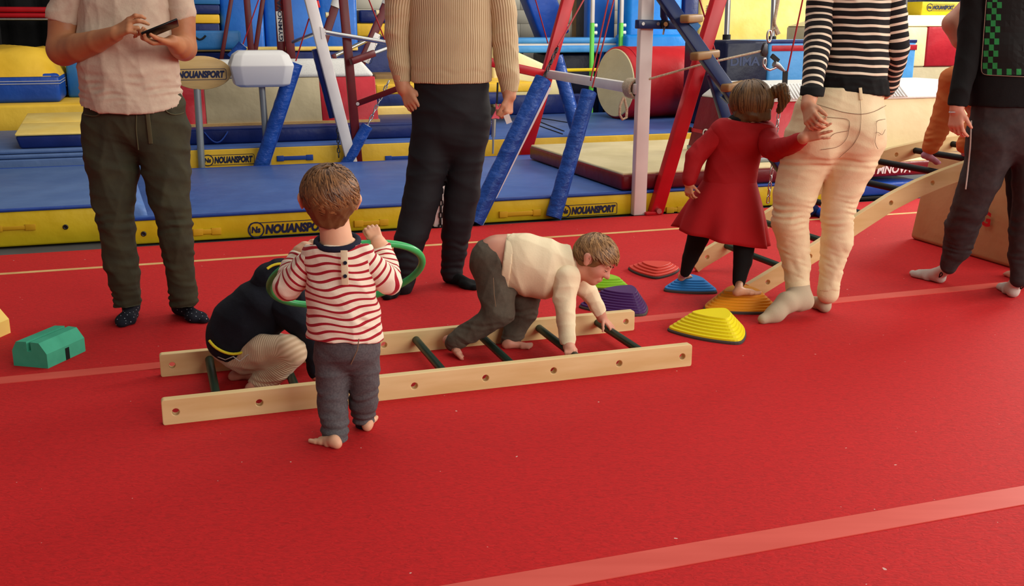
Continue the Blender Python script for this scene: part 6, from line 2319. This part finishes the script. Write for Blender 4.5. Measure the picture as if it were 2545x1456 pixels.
st = hair_strands(hc, HU, HF, HR, lambda v: v.z > -.2 and not (v.y > .6 and v.z < .3), 1.15, 1100, 12, width=HR * .034, lift=.04, flow=lambda v: Vector((v.x * .5, v.y * .3, -1)), rad=(.98, 1.05, .96), zoff=.14, steps=8, curl=.12)
hr = obj('hair', join([quads(Vh, Qh), st]), 'hair_dark', girl)
pb = F.p(1922, 250, -.02)
ptl = garment('ponytail', F.chain([(1914, 240, 0, 12), (1930, 226, -.02, 15), (1944, 222, -.03, 17), (1950, 245, -.03, 15), (1936, 275, -.02, 8)], k=.015), .004, 'hair_dark', hr, amp=.003, freq=130, seed=2, axis=(1, 0, 0))
obj('hair_tie', MB().tube([F.p(1918, 226, 0) + Vector((math.cos(a) * .022, math.sin(a) * .022, math.sin(a) * .01)) for a in [i * math.pi / 6 for i in range(12)]], .006, 8, closed=True), 'black_rubber', hr)
wz = F.p(1815, 440).z
hz_ = F.p(1795, 588).z
cw_ = F.p(1815, 440)
chh = F.p(1795, 590)
bod = garment('dress', [p.grown(.009) for p in torso + shoul] + F.chain([(1815, 425, 0, 60), (1813, 452, 0, 64)], k=.02, n=DEP, s=.8), .0058, 'dress_red', girl, cuts=[(F.p(1852, 300), (.1, -.05, 1))], amp=.0025, freq=28, seed=19, axis=(.4, 0, .8))
# flared skirt with pleats
vs, fs = [], []
nu, nv = 96, 16
for j in range(nv + 1):
    t = j / nv
    c_ = cw_.lerp(chh, t) + Vector((0, .02 * t, 0))
    R0 = F.r(62, cw_) * (1 - t) + F.r(116, chh) * t
    R0 *= 1 + .06 * math.sin(math.pi * t)
    for i in range(nu):
        a = 2 * math.pi * i / nu
        pl = 1 + t * t * (.075 * math.sin(7 * a + .6) + .04 * math.sin(11 * a + 2))
        vs.append(c_ + Vector((math.cos(a) * R0 * pl, math.sin(a) * R0 * pl * .8, -.045 * t * math.cos(a))))
for j in range(nv):
    for i in range(nu):
        i2 = (i + 1) % nu
        fs.append((j * nu + i, (j + 1) * nu + i, (j + 1) * nu + i2, j * nu + i2))
sk = obj('skirt', MB().add(vs, fs, True), 'dress_red', bod)
md = sk.modifiers.new('thick', 'SOLIDIFY')
md.thickness = .004
for ar in ([(1790, 332, 0, 29), (1742, 374, 0, 26), (1728, 390, -.01, 25), (1713, 446, -.05, 19)], [(1898, 328, 0, 30), (1916, 366, -.08, 29), (1930, 374, -.14, 28), (1975, 356, -.36, 22), (1990, 347, -.43, 18)]):
    garment('sleeve', F.chain(ar, k=.02), .0055, 'dress_red', bod, amp=.0025, freq=40, seed=int(ar[1][0]))
garment('undershirt_collar', F.chain([(1838, 296, .005, 28), (1866, 294, .005, 26)], k=.01, n=Vector((0, 0, 1)), s=.5), .005, 'legging_black', bod)
for lg in (legL, legR):
    garment('legging', lg, .0055, 'legging_black', girl, amp=.001, freq=40, seed=3)

# ================================================================== woman in striped top
F = Fig(4.80)
base = Vector((F.p(2000, 780).x, 4.78, 0))
hips = F.chain([(2106, 222, 0, 91), (2088, 285, -.01, 114)], k=.03, n=DEP, s=.72)
seat = F.chain([(2040, 335, -.06, 62), (2035, 355, -.06, 58)], k=.03) + F.chain([(2135, 325, -.06, 60), (2130, 345, -.06, 58)], k=.03)
legL = F.chain([(2020, 350, -.01, 70), (1995, 420, 0, 57), (1978, 480, 0, 52), (1962, 545, 0, 43), (1972, 605, .02, 38), (1980, 660, .02, 32), (1983, 716, 0, 28)], k=.02)
legR = F.chain([(2128, 350, .0, 70), (2110, 410, 0, 60), (2091, 480, .01, 46), (2081, 540, .01, 39), (2080, 600, .02, 36), (2067, 660, .02, 29), (2058, 726, .02, 25)], k=.02)
torso = F.chain([(2140, -140, 0, 62), (2140, -80, 0, 84), (2136, 0, 0, 78), (2132, 90, 0, 72), (2126, 160, 0, 76), (2112, 236, 0, 88)], k=.03, n=DEP, s=[.62, .64, .66, .7, .74])
shoul = F.chain([(2062, -95, 0, 32), (2140, -125, 0, 34), (2212, -95, 0, 32)], k=.05)
armL = F.chain([(2050, -70, 0, 32), (2034, 30, 0, 31), (2030, 110, -.05, 28), (2018, 220, -.16, 20), (2008, 262, -.22, 18)], k=.02)
armR = F.chain([(2214, -70, 0, 30), (2226, 40, 0, 27), (2234, 120, 0, 25), (2212, 210, .14, 18), (2200, 230, .2, 16)], k=.02)
wl, wr = F.p(2007, 262, -.22), F.p(2200, 232, .2)
hL = hand_prims(wl, F.p(2022, 322, -.34) - wl, (.75, .6, 0), (.3, -.3, 1), .17, curls=((25, 40, 25), (30, 45, 30), (35, 45, 30), (35, 50, 30)), spread=5, thumb_out=30, thumb_curl=25)
hR = hand_prims(wr, (-.8, .6, .1), (0, 1, 0), (0, 0, 1), .165, curl=(30, 30, 30))
hc = F.p(2138, -255, -.01)
hp, HL = head_prims(hc, (0, .05, 1), (-.1, 1, -.3), .115)
nk = F.chain([(2138, -205, 0, 26), (2138, -125, .0, 32)], k=.03)
body = skin_join([(slim(hips, .055) + slim(legL[:-1] + legR[:-1] + torso[:-1] + shoul, .026) + nk, .014, None, 1), (slim(armL[:-1], .014) + armL[-1:] + hL, .0042, None, 1), (slim(armR[:-1], .014) + armR[-1:] + hR, .006, None, 1), (hp + nk, .008, None, 1)])
wom = person(body, 'skin_warm', base, 'woman in black and cream striped top and pale jeans seen from behind')
eyes(wom, HL, .115, (-.1, 1, -.3))
plain_hair(wom, hc, (0, .05, 1), (-.1, 1, -.3), .115, 'hair_brown', cuts=(((0, .5, .4), (0, .8, -.5)), ((0, 0, -.6), (0, .2, -1))))
hem = F.p(2120, 233, 0)


def wom_arc(V):
    return V[:, 2] + .1 * (V[:, 0] - hem.x) * np.clip((hem.z + .45 - V[:, 2]) / .4, 0, 1) * .6 + 0.0012 * np.sin(V[:, 0] * 50 + V[:, 2] * 20)


top_ = garment('striped_top', [p.grown(.008) for p in torso + shoul], AV_ * .8, 'stripe_black', wom, cuts=[(hem, (-.06, -.05, -1)), (F.p(2138, -150), (0, 0, 1))], amp=.003, freq=30, seed=23,
               folds=((hem.z + .08, .05, .035, .005),), axis=(.3, 0, .9), zarc=wom_arc)
hb = F.chain([(2118, 195, 0, 84), (2112, 242, 0, 92)], k=.01, n=DEP, s=.75)
garment('hem_band', [p.grown(.012) for p in hb], AV_ * .8, 'sweat_black', top_, cuts=[(hem + Vector((0, 0, -.002)), (-.06, -.05, -1)), (F.p(2115, 192), (.06, .05, 1))], amp=.003, freq=40, seed=3, folds=((hem.z + .03, .04, .03, .003),))
for ar, cut in (([(2056, -80, 0, 34), (2036, 30, 0, 34), (2031, 110, -.05, 33), (2022, 190, -.13, 28), (2017, 235, -.175, 27)], ((2018, 236, -.175), (-.05, 0, -1))),
                ([(2208, -80, 0, 34), (2225, 40, 0, 30), (2233, 120, 0, 28), (2214, 205, .13, 21), (2204, 226, .18, 18)], ((2204, 226, .18), (-.3, .6, -.6)))):
    ln = F.line([q[:3] for q in ar])
    sl = garment('sleeve', F.chain(ar, k=.02), AV_ * .75, 'stripe_black', top_, cuts=[(F.p(*cut[0]), cut[1])], amp=.003, freq=36, seed=int(ar[1][0]), arc=ln)
garment('cuff', F.chain([(2021, 212, -.155, 30.5), (2017, 240, -.178, 29)], k=.01), AV_ * .7, 'sweat_black', top_, cuts=[(F.p(2018, 239, -.178), (-.05, 0, -1)), (F.p(2021, 214, -.155), (.05, 0, 1))])
jz = garment('jeans', [p.grown(.004) for p in hips + seat + legL + legR], AV_ * .85, 'jeans_cream', wom, cuts=[(F.p(2130, 214), (0, 0, 1)), (F.p(1983, 722), (0, 0, -1))], amp=.003, freq=26, seed=29,
             folds=((F.p(1965, 530).z, .07, .028, .005), (F.p(1975, 660).z, .12, .05, .003), (F.p(2050, 400).z, .03, .03, .003)), axis=(.1, 0, 1))
for lg, q in ((legL, [(1982, 706, 0, 30), (1983, 718, 0, 30)]), (legR, [(2059, 716, .02, 27), (2058, 728, .02, 27)])):
    garment('turn_up', F.chain(q, k=.008), .006, 'jeans_cream', jz)


JV = np.array([v.co[:] for v in jz.data.vertices]) + np.array(ORG[jz.name])


stitch('yoke_seam', [(1988, 248), (2040, 262), (2095, 279), (2140, 285), (2175, 278), (2202, 262)], jz, JV)
stitch('centre_seam', [(2136, 222), (2140, 285), (2138, 330), (2120, 362), (2085, 392)], jz, JV)
stitch('back_pocket', [(2045, 290), (2114, 296), (2106, 345), (2085, 366), (2040, 372)], jz, JV)
stitch('back_pocket', [(2200, 296), (2175, 298), (2180, 325), (2172, 355), (2182, 370)], jz, JV)
stitch('pocket_arc', [(2060, 345), (2072, 330), (2090, 328), (2108, 325)], jz, JV)
stitch('pocket_arc', [(2178, 328), (2188, 330), (2192, 340), (2200, 322)], jz, JV)
obj('belt_loop', MB().bar(on_back(F, [(2138, 218)], JV, .003)[0], on_back(F, [(2141, 248)], JV, .003)[0], .014, .004, up=DEP, bev=.001), 'jeans_cream', jz)
# standing foot and the raised heel
hl = gp(2055, 780)
garment('sock', foot_prims(hl, hl + Vector((-.1, .9, 0)) * .25, .245, toes=False, ankle=F.p(2058, 728, .02), side=1), .006, 'sock_beige', wom, cuts=[((0, 0, .001), (0, 0, -1))])
tip = gp(1888, 802)
hl2 = F.p(1996, 757, -.06)
garment('sock', F.chain([(1985, 705, 0, 27), (1984, 735, -.02, 29)], k=.02) + F.chain([(1990, 742, -.03, 27), (1955, 752, -.08, 27), (1925, 778, -.12, 20)], k=.03) + F.chain([(1930, 780, -.12, 19), (1896, 793, -.15, 13)], k=.03) + F.chain([(2005, 752, -.03, 16), (1990, 750, -.03, 22)], k=.03),
        .006, 'sock_beige', wom)

# ================================================================== person in black sweatshirt at the right
F = Fig(5.10)
base = Vector((F.p(2430, 720).x, 5.15, 0))
hips = F.chain([(2520, 245, 0, 98), (2518, 300, 0, 102)], k=.03, n=DEP, s=.7)
legL = F.chain([(2468, 335, 0, 62), (2454, 400, .02, 51), (2436, 450, .04, 47), (2412, 505, .08, 42), (2392, 560, .14, 39), (2378, 615, .2, 33), (2366, 640, .22, 24), (2359, 662, .23, 19)], k=.02)
legR = F.chain([(2568, 335, 0, 62), (2570, 420, 0, 50), (2565, 500, .0, 44), (2548, 580, .0, 38), (2540, 640, 0, 30), (2535, 690, -.01, 22)], k=.02)
torso = F.chain([(2525, -150, 0, 76), (2525, -90, 0, 100), (2524, 0, 0, 104), (2522, 120, 0, 103), (2520, 262, 0, 104)], k=.03, n=DEP, s=[.62, .64, .68, .7])
shoul = F.chain([(2440, -105, 0, 38), (2525, -140, 0, 38), (2612, -105, 0, 38)], k=.05)
armL = F.chain([(2432, -80, 0, 38), (2420, 30, 0, 32), (2406, 130, -.02, 27), (2384, 230, -.06, 21), (2378, 272, -.07, 17)], k=.02)
armR = F.chain([(2622, -80, 0, 38), (2640, 120, 0, 28), (2640, 250, -.05, 18)], k=.02)
wl, wr = F.p(2378, 268, -.07), F.p(2640, 250, -.05)
hL = hand_prims(wl, F.p(2374, 335, -.1) - wl, (.75, .5, 0), (.4, -.7, 0), .17, curls=((22, 30, 20), (28, 36, 24), (32, 40, 26), (36, 40, 26)), spread=5, thumb_out=32, thumb_curl=15)
hR = hand_prims(wr, (0, 0, -1), (-1, 0, 0), (0, -1, 0), .175)
hc = F.p(2525, -270, -.01)
hp, HL = head_prims(hc, (0, .05, 1), (-.3, 1, -.1), .12)
nk = F.chain([(2525, -215, 0, 28), (2525, -140, .0, 34)], k=.03)
body = skin_join([(slim(hips, .055) + slim(legL[:-1] + legR[:-1] + torso[:-1] + shoul, .026) + nk, .014, None, 1), (slim(armL[:-1], .014) + armL[-1:] + hL, .0045, None, 1), (slim(armR[:-1], .014) + armR[-1:] + hR, .008, None, 1), (hp + nk, .008, None, 1)])
p8 = person(body, 'skin_rosy', base, 'person in black sweatshirt and dark grey joggers at the right edge')
eyes(p8, HL, .12, (-.3, 1, -.1))
plain_hair(p8, hc, (0, .05, 1), (-.3, 1, -.1), .12, 'hair_dark')
hem = F.p(2515, 264, 0)
sw = garment('sweatshirt', [p.grown(.012) for p in torso + shoul], AV_, 'sweat_black', p8, cuts=[(hem, (0, 0, -1)), (F.p(2525, -165), (0, 0, 1))], amp=.003, freq=20, seed=33)
for ar, cut in (([(2438, -90, 0, 42), (2424, 30, 0, 36), (2408, 130, -.02, 31), (2388, 220, -.055, 26), (2380, 262, -.065, 23)], ((2380, 264, -.065), (-.1, 0, -1))), ([(2616, -90, 0, 42), (2640, 120, 0, 34), (2640, 240, -.05, 24)], ((2640, 240, -.05), (0, 0, -1)))):
    garment('sleeve', F.chain(ar, k=.02), AV_ * .8, 'sweat_black', sw, cuts=[(F.p(*cut[0]), cut[1])], amp=.003, freq=30, seed=int(ar[1][0]))
SV = np.array([v.co[:] for v in sw.data.vertices]) + np.array(ORG[sw.name])
# plain chequered print on the back, draped on the cloth
pan = []
for i in range(12):
    for j in range(13):
        x0, y0 = 2440 + (545 - 440 + 40) * i / 12 + (0 if j else 0), -10 + 196 * j / 13
        pan.append((i, j, x0 + 14 * (1 - y0 / 190), y0))
gm, bk = MB(), MB()
for i, j, x0, y0 in pan:
    if i > 10:
        continue
    q = on_back(F, [(x0, y0), (x0 + 12.2, y0), (x0 + 12.2, y0 + 15.2), (x0, y0 + 15.2)], SV, .004)
    (gm if (i + j) % 2 and (i < 3 or j > 11) else bk).add(q, [(0, 1, 2, 3)])
obj('back_print', bk, 'print_black', sw)
obj('back_print_squares', gm, 'print_green', sw)['kind'] = 'stuff'
fr_ = [(2453, -14), (2451, 0), (2440, 150), (2438, 178), (2444, 186), (2570, 192)]
stitch('print_outline', fr_, sw, SV, .0018, 'print_line', .004)
jg = garment('joggers', [p.grown(.004) for p in hips + legL + legR], AV_, 'jog_dark', p8, cuts=[(hem + Vector((0, 0, .05)), (0, 0, 1))], amp=.004, freq=22, seed=37,
             folds=((F.p(2400, 560).z, .08, .05, .004), (F.p(2370, 635).z, .03, .03, .005)), axis=(.2, 0, 1))
GV = np.array([v.co[:] for v in jg.data.vertices]) + np.array(ORG[jg.name])
stitch('side_stripe', [(2414, 300), (2412, 360), (2408, 400), (2404, 440), (2400, 470)], jg, GV, .0035, 'sock_white', .003)
for q, sd in (((2346, 706), 1), ((2520, 742), -1)):
    hl = gp(*q)
    d_ = Vector((-.4, .9, 0)) if sd == 1 else Vector((.2, .95, 0))
    an = F.p(2359, 664, .23) if sd == 1 else F.p(2534, 690, -.01)
    so = garment('sock', foot_prims(hl, hl + d_ * .25, .25, toes=False, ankle=an, side=sd), .006, 'sock_white', p8, cuts=[((0, 0, .001), (0, 0, -1))])
    OV = np.array([v.co[:] for v in so.data.vertices]) + np.array(ORG[so.name])
    cx_, cy_ = (2338, 683) if sd == 1 else (2540, 712)
    stitch('emblem', [(cx_ - 4, cy_ + 6), (cx_ - 1, cy_ - 8), (cx_ + 4, cy_ - 5), (cx_ + 5, cy_ + 2), (cx_ - 4, cy_ + 6)], so, OV, .0028, 'black_sock', .002)
obj('wristband', MB().tube([F.p(2377, 276, -.07) + Vector((math.cos(a) * .031, math.sin(a) * .026, .006 * math.cos(a))) for a in [i * math.pi / 10 for i in range(20)]], .0035, 8, closed=True), 'logo_silver', p8)

# ================================================================== child in orange climbing the curved ladder
F = Fig(5.62)
base = Vector((F.p(2350, 400).x, 5.62, .5))
u_, z_ = CR[5]
knee = (2372, 208, 0)
legN = F.chain([(2440, 250, .06, 38), (2385, 200, .0, 36), (2372, 205, 0, 34)], k=.02) + F.chain([(2372, 205, 0, 34), (2352, 275, .02, 29), (2322, 345, .03, 23), (2314, 362, .03, 20)], k=.02)
legF = F.chain([(2460, 260, .16, 38), (2430, 310, .18, 30), (2398, 360, .14, 20)], k=.02)
hips = F.chain([(2448, 240, .1, 52), (2462, 225, .1, 54)], k=.03)
torso = F.chain([(2455, 220, .1, 52), (2468, 150, .1, 54), (2474, 105, .1, 46)], k=.03, n=DEP, s=.75)
armN = F.chain([(2430, 125, .06, 22), (2412, 190, .02, 20), (2410, 250, 0, 15)], k=.02)
armF = F.chain([(2510, 125, .1, 22), (2540, 190, .1, 18)], k=.02)
hc = F.p(2480, 40, .1)
hp, HL = head_prims(hc, (0, 0, 1), (1, .2, -.1), .1)
fN = foot_prims(F.p(2288, 392, .02), F.p(2318, 402, .06), .15, up=(0, -.2, 1), toes=False, ankle=F.p(2312, 366, .03))
fF = foot_prims(F.p(2390, 388, .12), F.p(2424, 392, .2), .15, up=(0, -.2, 1), toes=False, ankle=F.p(2398, 362, .14))
body = skin_join([(slim(legN + legF + hips + torso + armN + armF, .012), .01, None, 1), (hp + F.chain([(2476, 110, .1, 22), (2478, 80, .1, 22)]), .006, None, 1),
                  (hand_prims(F.p(2410, 250, 0), (0, -.1, -1), (1, 0, 0), (0, -1, 0), .1), .005, None, 1)])
ch = person(body, 'skin_rosy', base, 'child in orange clothes climbing the curved ladder, half hidden by the person in black')
eyes(ch, HL, .1, (1, .2, -.1))
plain_hair(ch, hc, (0, 0, 1), (1, .2, -.1), .1, 'hair_light')
garment('trousers', [p.grown(.005) for p in legN + legF + hips], .0065, 'orange_cloth', ch, amp=.004, freq=30, seed=41, folds=((F.p(2325, 345).z, .04, .03, .004),), axis=(.3, 0, 1))
garment('top', [p.grown(.008) for p in torso + armN + armF], .0075, 'orange_cloth', ch, amp=.003, freq=30, seed=42)
for fp in (fN, fF):
    garment('sock', fp, .005, 'sock_lilac', ch)

# ================================================================== adult with bare arm behind
F = Fig(5.45)
base = Vector((F.p(2560, 690).x, 5.45, 0))
armL = F.chain([(2470, -55, 0, 31), (2408, 22, .0, 28), (2368, 57, 0, 24)], k=.02) + F.chain([(2368, 60, 0, 24), (2387, 98, -.02, 22), (2430, 150, -.05, 16)], k=.02)
torso = F.chain([(2560, -90, 0, 76), (2560, 0, 0, 84), (2560, 200, 0, 80)], k=.03, n=DEP, s=.6)
legs = F.chain([(2536, 270, 0, 46), (2540, 470, 0, 34), (2545, 660, 0, 22)], k=.02) + F.chain([(2588, 270, 0, 46), (2590, 470, 0, 34), (2590, 660, 0, 22)], k=.02)
shoul = F.chain([(2478, -70, 0, 34), (2640, -70, 0, 34)], k=.04)
armR = F.chain([(2650, -50, 0, 32), (2664, 80, 0, 25), (2664, 200, -.02, 17)], k=.02)
hc = F.p(2560, -200, 0)
hp, HL = head_prims(hc, (0, 0, 1), (-.7, .5, -.3), .12)
wr = F.p(2430, 150, -.05)
hd = hand_prims(wr, (.7, -.1, -.6), (0, 1, 0), (0, 0, 1), .17)
foot = []
for x in (2545, 2590):
    hl = Vector((F.p(x, 680).x, 5.4, 0))
    foot += foot_prims(hl, hl + Vector((0, .24, 0)), .24, toes=True, ankle=F.p(x, 655, 0))
body = skin_join([(slim(torso + legs + shoul, .02) + F.chain([(2560, -150, 0, 26), (2560, -80, 0, 32)]), .014, None, 1), (armL + hd, .005, None, 1), (armR, .01, None, 1), (hp, .009, None, 1), (foot, .01, None, 1)])
ad = person(body, 'skin_rosy', base, 'adult with bare bent elbow mostly hidden behind the person in black')
eyes(ad, HL, .12, (-.7, .5, -.3))
plain_hair(ad, hc, (0, 0, 1), (-.7, .5, -.3), .12, 'hair_brown')
garment('t_shirt', [p.grown(.01) for p in torso + shoul] + F.chain([(2476, -60, 0, 37), (2452, -30, 0, 37)], k=.02), .011, 'tee_grey', ad, amp=.003, freq=24, seed=51)
garment('trousers', [p.grown(.006) for p in legs], .011, 'sweat_black', ad, amp=.003, freq=24, seed=52)
